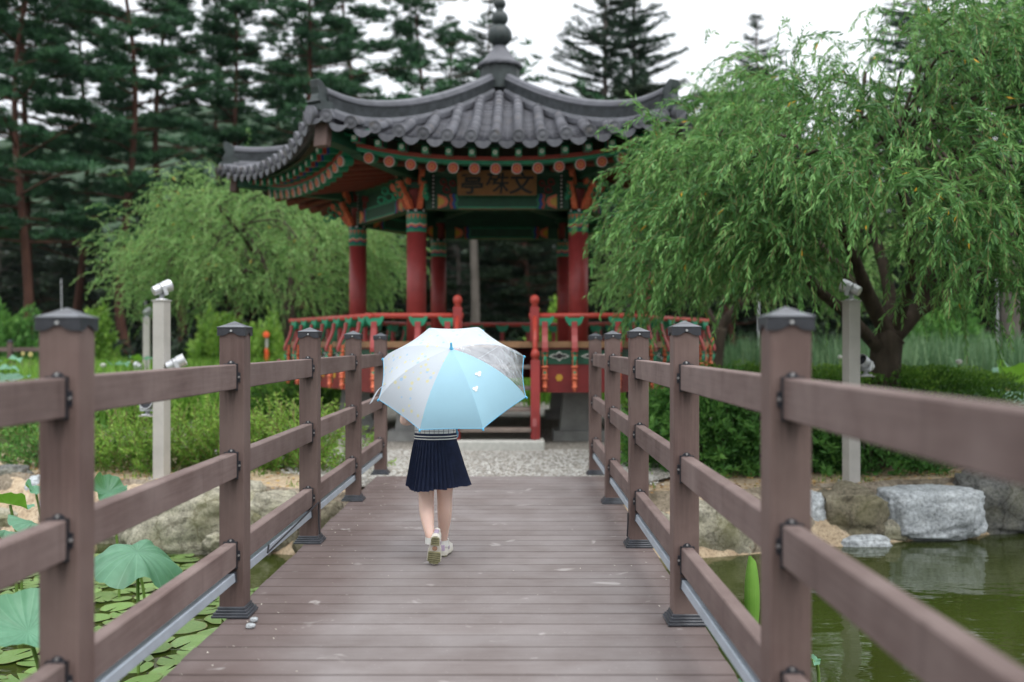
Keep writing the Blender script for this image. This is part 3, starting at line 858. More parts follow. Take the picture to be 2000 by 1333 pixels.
# --- frame: columns, lintels, brackets
def column_paint():
    m, t, p = newmat('column_top_painting')
    co = coord(t); sx = N(t,'ShaderNodeSeparateXYZ'); t.links.new(co, sx.inputs[0])
    an = N(t,'ShaderNodeMath', operation='ARCTAN2'); t.links.new(sx.outputs[1], an.inputs[0]); t.links.new(sx.outputs[0], an.inputs[1])
    w = N(t,'ShaderNodeMath', operation='MULTIPLY'); w.inputs[1].default_value = 7.; t.links.new(an.outputs[0], w.inputs[0])
    s = N(t,'ShaderNodeMath', operation='SINE'); t.links.new(w.outputs[0], s.inputs[0])
    a = N(t,'ShaderNodeMath', operation='MULTIPLY_ADD'); a.inputs[1].default_value = .010; t.links.new(s.outputs[0], a.inputs[0]); t.links.new(sx.outputs[2], a.inputs[2])
    mr = N(t,'ShaderNodeMapRange'); mr.inputs[1].default_value = 2.60; mr.inputs[2].default_value = 2.90; t.links.new(a.outputs[0], mr.inputs[0])
    G, g2, O_, B_, W_, K_ = (.02,.2,.11),(.03,.30,.19),(.60,.13,.05),(.02,.06,.30),(.66,.66,.62),(.01,.012,.01)
    r = ramp(t, mr.outputs[0], [(0,g2),(.10,G),(.17,B_),(.22,O_),(.32,W_),(.35,G),(.60,G),(.76,(.02,.26,.18)),(.84,K_)], 'CONSTANT')
    # triangles and dots
    c2 = N(t,'ShaderNodeMath', operation='ABSOLUTE'); t.links.new(s.outputs[0], c2.inputs[0])
    dz = N(t,'ShaderNodeMapRange'); dz.inputs[1].default_value = 2.855; dz.inputs[2].default_value = 2.885; t.links.new(sx.outputs[2], dz.inputs[0])
    gt = N(t,'ShaderNodeMath', operation='GREATER_THAN'); gt.inputs[1].default_value = .62; t.links.new(s.outputs[0], gt.inputs[0])
    g3 = N(t,'ShaderNodeMath', operation='GREATER_THAN'); g3.inputs[1].default_value = 2.860; t.links.new(sx.outputs[2], g3.inputs[0])
    mm = N(t,'ShaderNodeMath', operation='MULTIPLY'); t.links.new(gt.outputs[0], mm.inputs[0]); t.links.new(g3.outputs[0], mm.inputs[1])
    col = mixc(t, mm.outputs[0], r.outputs[0], W_)
    tz = N(t,'ShaderNodeMapRange'); tz.inputs[1].default_value = 2.76; tz.inputs[2].default_value = 2.83; t.links.new(sx.outputs[2], tz.inputs[0])
    lt = N(t,'ShaderNodeMath', operation='LESS_THAN'); t.links.new(c2.outputs[0], lt.inputs[0]); t.links.new(tz.outputs[0], lt.inputs[1])
    zz = N(t,'ShaderNodeMath', operation='LESS_THAN'); zz.inputs[1].default_value = 2.83; t.links.new(sx.outputs[2], zz.inputs[0])
    m2 = N(t,'ShaderNodeMath', operation='MULTIPLY'); t.links.new(lt.outputs[0], m2.inputs[0]); t.links.new(zz.outputs[0], m2.inputs[1])
    col = mixc(t, m2.outputs[0], col, O_)
    t.links.new(col, p.inputs['Base Color']); p.inputs['Roughness'].default_value = .5
    return m
M['colpaint'] = column_paint()
FZ = 1.18
CR = .128
mb = MB(); mb.lathe([(CR,FZ-.05),(CR,2.6)], 28); COLM = mb.mesh('column', M['red'], True)
mb = MB(); mb.lathe([(CR+.003,2.6),(CR+.003,2.89),(CR,2.892)], 42); COLP = mb.mesh('painted_band', M['colpaint'], True)
mb = MB(); mb.lathe([(.10,2.89),(.10,3.42)], 12); COLU = mb.mesh('column_top', M['darkred'], True)
# carved wing bracket, profile in (reach, height)
WING = [(0,.0),(.04,.0),(.085,.05),(.10,.10),(.135,.125),(.15,.165),(.19,.19),(.205,.235),(.235,.255),(.25,.30),(.225,.335),(.19,.315),(.175,.275),(.145,.255),(.13,.21),(.095,.19),(.08,.15),(.04,.12),(.02,.07)]
WING2 = [(.03,.30),(.07,.31),(.11,.35),(.12,.40),(.145,.44),(.14,.50),(.105,.51),(.09,.465),(.065,.43),(.055,.38)]
CURL = [(.02+.02*math.cos(a)*(1), .0+.02*math.sin(a)) for a in np.linspace(0,6.28,13)[:-1]]
def bracket(name, poly, M4, t, mat):
    mb = MB(); mb.prism(poly, -t, t, M4); return mb.build(name, M[mat], None)
for k in range(6):
    cx_, cy_ = corner(RC, 0, k).x, corner(RC, 0, k).y
    c = link('column', COLM, pav); c.location = (cx_, cy_, 0)
    link('painted_band', COLP, c); link('column_top', COLU, c)
    radial = Vector((cx_, cy_, 0)).normalized(); tang = Vector((-radial.y, radial.x, 0))
    # two tiers of carved wings: to both sides and outwards
    dirs = [(rotk(0) @ Matrix.Rotation(a,4,'Z') @ radial) for a in (R(52), R(-52), 0.)]
    for di, d in enumerate(dirs):
        sd = Vector((-d.y, d.x, 0)); b0 = Vector((0,0,2.895)) + d*(CR-.03)
        Mx = Matrix(((d.x,0,sd.x,b0.x),(d.y,0,sd.y,b0.y),(0,1,0,b0.z),(0,0,0,1)))
        sc = 1. if di < 2 else 1.25
        mb = MB(); mb.prism([(a*sc, b*1.0) for a, b in WING], -.033, .033, Mx); mb.build('bracket_wing', M['orange'], c)
        mb = MB(); mb.prism([(a*sc*.92+.012, b+.018) for a, b in WING], -.024, .024, Matrix.Translation((0,0,.03)) @ Mx); mb.build('bracket_scroll', M['dgreen'], c)
        mb = MB(); mb.prism([(a*1.25, b) for a, b in WING2], -.03, .03, Mx); mb.build('bracket_wing', M['orange'], c)
        # green cloud scrolls behind the wings
        mb = MB()
        for (qx, qz, qr) in ((.26,.16,.05),(.36,.12,.045),(.31,.24,.04),(.12,.34,.05)):
            ring = [Mx @ Vector((qx+qr*math.cos(a), qz+qr*math.sin(a), 0)) for a in np.linspace(.4,6.2,14)]
            mb.tube(ring, .013, 6)
        mb.build('cloud_scroll', M['green'], c)
    mb = MB(); mb.cbox(-.16,.16,-.16,.16,3.16,3.24,.01); mb.build('bearing_block', M['dgreen'], c)
    # lintel to the next column, in a frame along the edge
    p0 = corner(RC, 0, k); p1 = corner(RC, 0, k-1); mid = (p0+p1)/2; ex = (p0-p1).normalized(); ey = mid.normalized()
    Mx = Matrix(((ex.x,-ey.x,0,mid.x),(ex.y,-ey.y,0,mid.y),(0,0,1,0),(0,0,0,1)))
    h = RC/2-CR+.01
    mb = MB(); mb.cbox(-h,h,-.075,.075,2.895,3.10,.008); l = mb.build('lintel', M['dgreen'], pav, mtx=Mx)
    for (a, b, z0, z1, mt) in ((-.50,.50,3.068,3.094,'green'),(-.50,.50,2.903,2.928,'green'),(-.5,.5,2.897,2.902,'railred')):
        mb = MB(); mb.box(a,b,-.080,.080,z0,z1); mb.build('painted_strip', M[mt], l)
    for s in (-1,1):
        for (a, w, mt) in ((.560,.028,'blue'),(.600,.026,'railred'),(.525,.018,'green')):
            mb = MB()                       # wavy vertical bands
            P = [(s*(a+.010*math.sin(z*62)), z) for z in np.linspace(2.90,3.095,13)]
            poly = [(x-w/2, z) for x, z in P]+[(x+w/2, z) for x, z in P[::-1]]
            mb.prism(poly, -.081, .081, Matrix(((1,0,0,0),(0,0,1,0),(0,1,0,0),(0,0,0,1)))); mb.build('painted_band', M[mt], l)
        mb = MB(); mb.prism([(s*.66,2.94),(s*.77,2.90),(s*.77,3.09),(s*.66,3.05),(s*.635,2.995)], -.0805, .0805, Matrix(((1,0,0,0),(0,0,1,0),(0,1,0,0),(0,0,0,1)))); mb.build('painted_petal', M['orange'], l)
        mb = MB(); mb.prism([(s*.70,2.96),(s*.77,2.93),(s*.77,3.06),(s*.70,3.03),(s*.685,2.995)], -.0822, .0822, Matrix(((1,0,0,0),(0,0,1,0),(0,1,0,0),(0,0,0,1)))); mb.build('painted_petal', M['gold'], l)
        # black edge with white dots running up to the plate
        mb = MB(); mb.box(s*.83-.018, s*.83+.018, -.086,-.078, 2.90, 3.34); e = mb.build('dot_band', M['inkblack'], l)
        mb = MB()
        for q in range(9): mb.lathe([(.012,0),(.009,.003),(.002,.004)], 8, M=Matrix.Translation((s*.83,-.086,2.925+.05*q)) @ Matrix.Rotation(R(90),4,'X'))
        mb.build('painted_dot', M['white'], l)
    mb = MB(); mb.box(-h,h,-.03,.03,3.103,3.33); mb.build('frieze_panel', M['dgreen'], l)
    mb = MB()                                # flower scrolls on the frieze
    for s in (-1,1):
        for q,(x_,z_,r_) in enumerate(((.66,3.16,.05),(.70,3.26,.045),(.58,3.24,.04))):
            mb = MB(); mb.tube([Vector((s*x_+r_*math.cos(a)*(.6+.4*a/6), -.045, z_+r_*math.sin(a)*(.6+.4*a/6))) for a in np.linspace(0,6,12)], .013, 5); mb.build('frieze_scroll', M['darkred'], l)
    mb = MB(); mb.tube([Vector((-h-.1,0,3.39)), Vector((h+.1,0,3.39))], .075, 12); mb.build('purlin', M['dgreen'], l)
    # inner tie beam
    mb = MB(); mb.tube([corner(RC*.96,3.28,k), corner(.2,3.33,k)], .08, 10); mb.build('tie_beam', M['dgreen'], pav)
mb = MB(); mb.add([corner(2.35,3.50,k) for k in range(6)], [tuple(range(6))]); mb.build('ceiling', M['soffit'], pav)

# --- floor platform, skirt, footings
mb = MB(); top = [corner(RP+.03,FZ,k) for k in range(6)]; bot = [corner(RP+.03,FZ-.075,k) for k in range(6)]
mb.add(top+bot, [tuple(range(6)), tuple(range(11,5,-1))]+[(k,6+k,6+(k+1)%6,(k+1)%6) for k in range(6)])
mb.build('floor', M['woodedge'], pav)
for k in range(6):
    x, y = corner(RC,0,k).x, corner(RC,0,k).y
    mb = MB()
    for (w0, w1, z0, z1) in ((.34,.33,GZ-.05,.04),(.25,.19,.04,.60),(.16,.16,.60,FZ-.08)):
        vs = [(sx*w0, sy*w0, z0) for sx, sy in ((-1,-1),(1,-1),(1,1),(-1,1))]+[(sx*w1, sy*w1, z1) for sx, sy in ((-1,-1),(1,-1),(1,1),(-1,1))]
        mb.add(vs, [(3,2,1,0),(4,5,6,7),(0,1,5,4),(1,2,6,5),(2,3,7,6),(3,0,4,7)])
    o = mb.build('footing', M['concrete'], pav); o.location = (x,y,0)

FLOWER = MB()
Mx90 = Matrix.Rotation(R(90),4,'X')
for q in range(6):
    an = q*math.pi/3; FLOWER.lathe([(.020,0),(.016,.004),(.003,.005)], 8, M=Matrix.Translation((.027*math.cos(an),0,.027*math.sin(an))) @ Mx90)
FLOWER.lathe([(.014,0),(.010,.006),(.002,.007)], 8, M=Mx90)
FLOWER = FLOWER.mesh('gold_flower', M['gold'])
def cup_mesh():
    mb = MB(); K = 12
    poly = [(-.118,.075)]+[(-.118+.236*i/K, .07-.125*math.sin(math.pi*i/K)**.62-.006*math.cos(i*2)) for i in range(1,K)]+[(.118,.075),(.09,.082),(.06,.060),(-.06,.060),(-.09,.082)]
    mb.prism(poly, -.045, .045, Matrix(((1,0,0,0),(0,0,1,0),(0,1,0,0),(0,0,0,1))))
    return mb.mesh('lotus_cup', M['green'])
CUP = cup_mesh()
# S-shaped baluster: green scroll and the beaded orange leg, local y = outward (negative)
mb = MB(); S = [(0,1.42),(-.008,1.34),(-.035,1.25),(-.075,1.17),(-.10,1.10),(-.10,1.03),(-.075,1.0),(-.035,1.03),(-.035,1.075),(-.065,1.09)]
pts = []
for i in range(len(S)-1):
    for q in range(3): f = q/3; pts.append(Vector((0, S[i][0]*(1-f)+S[i+1][0]*f, S[i][1]*(1-f)+S[i+1][1]*f)))
pts.append(Vector((0,S[-1][0],S[-1][1])))
mb.tube(pts, [.026]*18+[.022]*(len(pts)-18), 8); SCR = mb.mesh('scroll', M['green'], True)
rb = MB(); vs = []
for p_ in pts[:15]:
    vs += [(-.034,p_.y-.040,p_.z),(.034,p_.y-.040,p_.z),(.034,p_.y-.016,p_.z),(-.034,p_.y-.016,p_.z)]
rb.add(vs, [(4*i+a,4*i+(a+1)%4,4*i+4+(a+1)%4,4*i+4+a) for i in range(14) for a in range(4)]+[(3,2,1,0),(56,57,58,59)])
RIBN = rb.mesh('scroll_face', M['red'])
mb = MB(); S2 = [(-.14,1.0),(-.12,.93),(-.085,.86),(-.11,.80),(-.10,.74),(-.07,.69),(-.085,.63)]
mb.tube([Vector((0,a,b)) for a,b in S2], .020, 7); SCR2 = mb.mesh('scroll', M['green'], True)
mb = MB(); prof = []
zz = .575
for (r_, h_) in ((.022,.03),(.034,.04),(.030,.07),(.042,.02),(.034,.07),(.030,.05),(.043,.03),(.030,.10),(.036,.06),(.044,.022),(.033,.075),(.02,.02)):
    prof += [(r_*.72,zz),(r_,zz+h_*.35),(r_,zz+h_*.65),(r_*.74,zz+h_)]; zz += h_
mb.lathe(prof, 10, (0,-.05,0)); BEAD = mb.mesh('beaded_leg', M['orange'], True)
mb = MB(); mb.cbox(-.034,.034,-.012,.03,FZ,1.42,.004); RPOST = mb.mesh('rail_post', M['red'])
prl = empty('railing', (0,0,0), 0, pav)
for k in range(6):
    Rk = rotk(k); va = RP*math.cos(R(30)); hl = RP/2
    us = [-1.48,-.95,-.59,.59,.95,1.48] if k == 0 else [-1.36,-.905,-.452,0,.452,.905,1.36]
    for u in us:
        mt = Rk @ Matrix.Translation(FP(u, va, 0))
        link('lotus_cup', CUP, prl, mt @ Matrix.Translation((0,0,1.405)))
        link('rail_post', RPOST, prl, mt); link('scroll', SCR, prl, mt @ Matrix.Translation((0,-.045,0))); link('scroll_face', RIBN, prl, mt @ Matrix.Translation((0,-.045,0)))
        link('scroll', SCR2, prl, mt @ Matrix.Translation((0,-.03,0)))
        link('beaded_leg', BEAD, prl, mt @ Matrix.Translation((0,-.075,0)))
    # top rail (gap for the stair on the front face)
    segs = [(-hl-.06,-.40),(.40,hl+.06)] if k == 0 else [(-hl-.05,hl+.05)]
    for a, b in segs:
        mb = MB(); mb.tube([FP(a,va,1.492-.004*(k%2)), FP(b,va,1.492-.004*(k%2))], .036, 10); o = mb.build('top_rail', M['railred'], prl, True); o.matrix_basis = Rk
        mb = MB(); q = [(-hl,-.5),(.5,hl)] if k == 0 else [(-hl,hl)]
    # skirt boards under the floor: green band with dark lobed openings, red board with gold flowers
    P = [(-hl+.01,-.52),(.52,hl-.01)] if k == 0 else [(-hl+.01,hl-.01)]
    for a, b in P:
        mb = MB(); mb.box(a,b,-va+.02,-va+.06,.555,FZ-.078); o = mb.build('skirt_board', M['darkred'], pav, mtx=Rk.copy())
        mb = MB(); mb.box(a,b,-va+.012,-va+.019,.90,FZ-.10); mb.build('green_band', M['dgreen'], o)
        bays = sorted([a]+[u for u in us if a < u < b]+[b])
        for i in range(len(bays)-1):
            c_ = (bays[i]+bays[i+1])/2; w_ = bays[i+1]-bays[i]
            if w_ < .2: continue
            lob = [(c_+s*(w_*.30)*x, 1.0+.045*z) for x, z, s in [(-1,0,1),(-.55,.45,1),(-.35,.35,1),(0,1,1),(.35,.35,1),(.55,.45,1),(1,0,1),(.55,-.45,1),(.35,-.35,1),(0,-1,1),(-.35,-.35,1),(-.55,-.45,1)]]
            mb = MB(); mb.prism([(c_+(x-c_)*1.16, 1.0+(z-1.0)*1.35) for x, z in lob], va-.0115, va-.009, Matrix(((1,0,0,0),(0,0,-1,0),(0,1,0,0),(0,0,0,1)))); mb.build('lobe_border', M['white'], o)
            mb = MB(); mb.prism(lob, va-.0085, va-.006, Matrix(((1,0,0,0),(0,0,-1,0),(0,1,0,0),(0,0,0,1)))); mb.build('lobe_opening', M['inkblack'], o)
            f = link('gold_flower', FLOWER, o); f.location = (c_, -va+.018, .735)
# --- stair with newels
st = empty('stair', (0,0,0), 0, pav); va = RP*math.cos(R(30))
for i, (z_, y0) in enumerate(((.155,.46),(.39,.37),(.64,.27),(.89,.16))):
    mb = MB(); mb.cbox(-.42,.42,-va-y0,-va-y0+.27,z_-.045,z_,.006); mb.build('tread', M['treadwood'], st)
for s in (-1,1):
    mb = MB(); mb.prism([(-.46,0.02),(-.46,.18),(.0,1.1),(.10,1.1),(.10,.85),(-.25,.02)], s*.46-.025, s*.46+.025, Matrix(((0,0,1,0),(1,0,0,-va),(0,1,0,0),(0,0,0,1)))); mb.build('stringer', M['darkred'], st)
    yb = -va-.36
    mb = MB(); mb.cbox(s*.47-.055,s*.47+.055,yb-.055,yb+.055,.022,.955,.006); nw = mb.build('newel', M['red'], st)
    mb = MB(); mb.lathe([(.03,.955),(.05,.965),(.03,.975),(.045,.985),(.056,1.02),(.05,1.055),(.03,1.08),(.006,1.09)], 16, (s*.47,yb,0)); mb.build('newel_ball', M['railred'], nw, True)
    mb = MB(); mb.cbox(s*.47-.055,s*.47+.055,-va-.055,-va+.055,FZ,1.60,.006); gp = mb.build('gate_post', M['red'], st)
    mb = MB(); mb.lathe([(.03,1.60),(.045,1.615),(.03,1.63),(.05,1.645),(.058,1.685),(.05,1.72),(.03,1.74),(.006,1.75)], 16, (s*.47,-va,0)); mb.build('gate_ball', M['railred'], gp, True)
    mb = MB(); mb.tube([(s*.47,yb,1.02),(s*.47,-va,1.52)], .032, 10); mb.build('handrail', M['railred'], st, True)
# stone block at the foot of the stair
mb = MB(); mb.cbox(-.575,.575,-.21,.21,GZ-.03,.02,.012); o = mb.build('stone_step', M['stone']); o.location = (PC.x, PC.y-va-.40, 0)
tag(o, 'long pale stone step at the foot of the pavilion stair', 'step')

# --- name board with three brushed characters
nb = empty('name_board', (PC.x, PC.y-1.827-.26, 3.205)); tag(nb, 'amber wooden name board with three black characters under the eaves', 'sign')
tl = Matrix.Rotation(R(12),4,'X')
mb = MB(); mb.cbox(-.49,.49,-.018,.018,-.145,.15,.006,tl); mb.build('board', M['signwood'], nb)
mb = MB()
for (a,b,c,d) in ((-.50,.50,-.155,-.135),(-.50,.50,.14,.16),(-.505,-.48,-.155,.16),(.48,.505,-.155,.16)): mb.box(a,b,-.024,.02,c,d,tl)
mb.build('frame', M['signwood'], nb)
for ch, x_ in (('亭',-.31),('殊',.0),('文',.31)):
    cu = bpy.data.curves.new('glyph', 'FONT'); cu.body = ch; cu.size = .285; cu.align_x = 'CENTER'; cu.align_y = 'CENTER'; cu.extrude = .003; cu.offset = .0035 if ch == '殊' else .006; cu.shear = .1
    to = bpy.data.objects.new('glyph', cu); COL.objects.link(to)
    dg = bpy.context.evaluated_depsgraph_get(); me = bpy.data.meshes.new_from_object(to.evaluated_get(dg)); bpy.data.objects.remove(to)
    me.materials.clear(); me.materials.append(M['inkblack'])
    xs_ = [v.co.x for v in me.vertices]; ys_ = [v.co.y for v in me.vertices]
    if xs_:
        cxm, cym = (max(xs_)+min(xs_))/2, (max(ys_)+min(ys_))/2
        for v in me.vertices: v.co.x -= cxm; v.co.y -= cym; v.co.x *= 1.08
    link('character', me, nb, tl @ Matrix.Translation((x_,-.022,0)) @ Matrix.Rotation(R(90),4,'X'))

# ================================================================== VEGETATION
def unit(a): return a/np.maximum(1e-9, np.linalg.norm(a, axis=-1, keepdims=True))
def quad_mesh(name, V, tint, mat):
    """V: (n,4,3) leaf quads, tint: (n,)"""
    n = len(V); me = bpy.data.meshes.new(name)
    me.vertices.add(4*n); me.vertices.foreach_set('co', np.ascontiguousarray(V, dtype=np.float32).reshape(-1))
    me.loops.add(4*n); me.loops.foreach_set('vertex_index', np.arange(4*n, dtype=np.int32))
    me.polygons.add(n); me.polygons.foreach_set('loop_start', np.arange(0, 4*n, 4, dtype=np.int32))
    me.update(calc_edges=True)
    a = me.attributes.new('tint', 'FLOAT', 'POINT'); a.data.foreach_set('value', np.repeat(np.asarray(tint, dtype=np.float32), 4))
    me.materials.append(mat)
    return me
def leaf_quads(P, D, L, Wd, rng, fold=.25, wpos=.42):
    n = len(P); D = unit(D)
    S = unit(np.cross(D, rng.normal(size=(n,3)))); Nn = np.cross(D, S)
    L = np.broadcast_to(L, (n,))[:,None]; Wd = np.broadcast_to(Wd, (n,))[:,None]
    mid = P + D*L*wpos + Nn*Wd*fold
    return np.stack([P, mid+S*Wd*.5, P+D*L, mid-S*Wd*.5], axis=1)

M['willow'] = leafmat('willow_leaf', [(0,(.028,.088,.026)),(.42,(.082,.210,.054)),(.9,(.205,.395,.115)),(.984,(.22,.44,.12)),(.99,(.62,.35,.03))], .30, .5, .25)
M['willow2'] = leafmat('far_willow_leaf', [(0,(.070,.155,.042)),(.45,(.165,.325,.095)),(.9,(.29,.48,.16)),(.984,(.28,.45,.12)),(.99,(.6,.36,.05))], .42)
M['needle'] = leafmat('pine_needle', [(0,(.012,.042,.020)),(.5,(.028,.086,.040)),(1,(.062,.155,.062))], .15)
M['fir'] = leafmat('fir_needle', [(0,(.018,.040,.026)),(.5,(.036,.074,.044)),(1,(.070,.125,.070))], .15)
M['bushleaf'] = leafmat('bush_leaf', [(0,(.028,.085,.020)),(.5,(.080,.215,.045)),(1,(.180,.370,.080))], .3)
M['hedgeleaf'] = leafmat('hedge_leaf', [(0,(.020,.060,.012)),(.5,(.062,.160,.022)),(1,(.190,.34,.050))], .3)
M['shrubleaf'] = leafmat('shrub_leaf', [(0,(.058,.135,.020)),(.5,(.145,.290,.042)),(1,(.31,.46,.09))], .35)
M['reed'] = leafmat('reed_blade', [(0,(.045,.10,.045)),(.5,(.085,.165,.075)),(1,(.19,.29,.15))], .3)
M['marsh'] = leafmat('marsh_blade', [(0,(.065,.16,.020)),(.5,(.140,.300,.040)),(1,(.27,.42,.08))], .35)
M['wood'] = leafmat('wood_leaf', [(0,(.006,.014,.007)),(.6,(.013,.027,.012)),(1,(.028,.05,.02))], .1)  # near-black needles: the shade of the wood is put into the colour
def barkmat(name, a, b, sc=9.):
    m, t, p = newmat(name); co = coord(t, 'Object', (1,1,.25)); n = noise(t, sc, 6, .7, co)
    r = ramp(t, n.outputs[0], [(.3,a),(.7,b)]); t.links.new(r.outputs[0], p.inputs['Base Color'])
    p.inputs['Roughness'].default_value = .9; p.inputs['Specular IOR Level'].default_value = .15
    bump(t, p, n.outputs[0], .8, .03); return m
M['bark'] = barkmat('willow_bark', (.028,.022,.016), (.085,.066,.050))
M['pinebark'] = barkmat('red_pine_bark', (.045,.022,.017), (.115,.056,.040), 5)
M['greybark'] = barkmat('grey_bark', (.06,.052,.045), (.15,.13,.115), 5)
M['twig'] = simple('green_twig', (.16,.14,.05), .7)

def curve_pts(P, k=5):
    """Catmull-Rom through points"""
    P = [Vector(p) for p in P]; out = []
    for i in range(len(P)-1):
        p0, p1, p2, p3 = P[max(0,i-1)], P[i], P[i+1], P[min(len(P)-1,i+2)]
        for q in range(k):
            t = q/k
            out.append(.5*((2*p1)+(p2-p0)*t+(2*p0-5*p1+4*p2-p3)*t*t+(3*p1-p0-3*p2+p3)*t**3))
    out.append(P[-1]); return out
def limb(mb, P, r0, r1, n=9):
    pts = curve_pts(P); m = len(pts)-1
    mb.tube(pts, [r0+(r1-r0)*(i/m)**.8 for i in range(m+1)], n)
    return pts

def willow(root, mats, clumps, limbs_pts, seed, twigs=18, steps=24, ds=.045, leaf=.095, lw=.013, spread=.34, per=2, up=.35, dens=None):
    """crown of drooping twigs hung from clump points; branches run there from the limbs"""
    rng = np.random.default_rng(seed); C = np.array([list(c) for c in clumps]); nC = len(C)
    lp = np.array([list(p) for p in limbs_pts]); cen = lp.mean(0)
    mb = MB()
    for c in C:
        d = np.linalg.norm(lp-c, axis=1)+.5*np.maximum(0, lp[:,2]-c[2]+.2); a = lp[np.argmin(d)]
        mid = (a+c)/2 + np.array([0,0,.28*np.linalg.norm(c-a)]) ; L = np.linalg.norm(c-a)
        mb.tube(curve_pts([a, a*.7+mid*.3+np.array([0,0,.05]), mid*.6+c*.4, c], 3), [.010+.016*min(1,L/2.)*(1-i/9) for i in range(10)], 5)
    mb.build('branches', M['bark'], root, True)['kind'] = 'stuff'
    n = nC*twigs
    base = np.repeat(C, twigs, 0)+rng.normal(size=(n,3))*spread*np.array([1,1,.75])
    out = base-cen; out[:,2] *= .2; out = unit(out)
    d = unit(out*rng.uniform(.2,1.,(n,1))+rng.normal(size=(n,3))*.45+np.array([0,0,up]))
    cl_t = np.repeat(rng.normal(0,.11,nC), twigs)+rng.normal(0,.08,n)
    length = rng.integers(int(steps*.45), steps+1, n)
    p = base.copy(); Q = []; T = []; stem = []
    for s in range(steps):
        alive = length > s
        d = unit(d+np.array([0,0,-1.])*.14+rng.normal(size=(n,3))*.05)
        p2 = p+d*ds
        if s % 2 == 0: stem.append((p[alive].copy(), (p2+d*ds)[alive].copy()))
        for k in range(per):
            side = unit(np.cross(d, rng.normal(size=(n,3))))
            dr = unit(d*.85+side*.50+np.array([0,0,-.25]))
            q = leaf_quads(p+d*ds*k/per, dr, leaf*rng.uniform(.6,1.12,n)*(1-.35*(s/np.maximum(length,1))), lw*rng.uniform(.75,1.2,n), rng, .3)
            t = .30+cl_t+.38*(s/np.maximum(1,length))+rng.normal(0,.10,n)
            Q.append(q[alive]); T.append(np.clip(t[alive],0,.97))
        p = p2
    V = np.concatenate(Q); t = np.concatenate(T)
    t[rng.random(len(t)) < .0022] = 1.
    link('crown', quad_mesh('crown', V, t, mats), root)
    A = np.concatenate([a for a,b in stem]); B = np.concatenate([b for a,b in stem])
    S = unit(np.cross(B-A, rng.normal(size=A.shape)))*.0022
    link('twigs', quad_mesh('twigs', np.stack([A-S,A+S,B+S,B-S],1), np.zeros(len(A)), M['twig']), root)

def ell_clumps(c, r, n, seed, zmin=-.35, rmin=.62, bias=.45):
    g = np.random.default_rng(seed); out = []
    while len(out) < n:
        v = unit(g.normal(size=3)); 
        if v[2] < zmin: continue
        q = rmin+(1.06-rmin)*g.random()**bias
        k = 1+.16*math.sin(v[0]*5+seed)+.12*math.sin(v[1]*6+2*v[2]*4)
        out.append(np.array(c)+v*np.array(r)*q*k)
    return out

# --- the big willow on the right bank
def tree_root(name, base, label, group=None):
    o = empty(name, base); tag(o, label, 'tree', group); return o
def shift(P, b): return [Vector(p)-Vector(b) for p in P]
base = at(1722, 0, 10.6); base.z = GZ
wt = tree_root('willow_tree', base, 'big willow with drooping green crown on the right bank', 'willows')
mb = MB(); lpts = []
def L_(pl): return shift([at(a,b,y) for a,b,y in pl], base)
trunk = [Vector((-.02,0,-.05)), Vector((0,0,.12)), *L_([(1730,690,10.6),(1742,655,10.6)])]
limb(mb, trunk, .185, .155, 12)
for pl, r0 in (([(1742,665,10.6),(1704,595,10.5),(1682,540,10.3),(1655,470,10.1),(1610,380,9.8),(1540,300,9.5)],.105),
               ([(1728,695,10.6),(1655,615,10.3),(1590,560,10.0),(1548,505,9.7),(1470,430,9.4),(1370,370,9.3)],.075),
               ([(1742,660,10.6),(1790,605,10.6),(1812,540,10.5),(1850,440,10.4),(1890,320,10.2),(1900,200,10)],.11),
               ([(1790,610,10.6),(1890,550,10.4),(1980,480,10.0),(2070,400,9.6)],.075),
               ([(1742,655,10.6),(1735,560,10.9),(1700,420,11.2),(1680,280,11.3),(1690,140,11.2)],.09),
               ([(1745,650,10.6),(1780,540,10.2),(1770,420,9.6),(1740,320,9.0)],.07),
               ([(1704,600,10.5),(1560,430,10.9),(1440,310,11.0)],.05)):
    lpts += limb(mb, L_(pl), r0, .02)[8:]
mb.build('trunk', M['bark'], wt, True)
cl = ell_clumps((4.15,9.7,2.42), (2.45,2.2,2.30), 190, 4, -.25, .55, .40)
cl += [at(a,b,y) for a,b,y in ((1280,400,9.7),(1293,345,9.8),(1324,285,9.9),(1286,460,9.5),(1283,520,9.7),(1335,335,9.3),(1327,430,9.0),(1316,505,9.1),(1345,235,9.9),(1348,305,9.2),(1405,165,9.9),(1442,115,10),(1385,400,8.7),(1352,480,8.8),(1420,250,9.2),(1420,330,8.7),(1440,440,8.5),(1500,180,9.3),(1500,300,8.5),(1500,390,8.3),(1560,460,8.4),(1570,230,8.6),(1600,340,8.1),(1640,430,8.2),(1660,240,8.3),(1700,340,7.9),(1740,440,8.2),(1760,250,8.1),(1800,350,7.9),(1830,440,8.2),(1860,260,8.1),(1900,350,7.9),(1920,450,8.2),(1950,250,8.1),(1985,360,8.0),(1990,460,8.2),(1960,150,8.4),(1860,150,8.5),(1760,140,8.7),(1650,140,9),(1560,110,9.4),(1980,60,8.6),(1880,60,8.8),(1780,50,9),(1690,50,9.3),(1350,380,9.2),(1298,560,9.9),(1900,540,8.6),(1980,560,8.6),(1800,500,8.6))]
def _ok(c):
    px, py = 1008+F*c[0]/c[1], 672-F*(c[2]-HC)/c[1]
    lim = 1265+max(0,(330-py))*.85                     # the crown's left outline leaves the roof corner clear
    topl = float(np.interp(px, [1260,1330,1400,1500,1600,1700,1800,2000], [330,265,185,160,140,100,55,-20]))   # and its top outline the conifers
    return px > lim and py > topl and not (1570 < px < 1770 and py > 385 and c[1] < 9.7)
cl = [c for c in cl if _ok(c)]
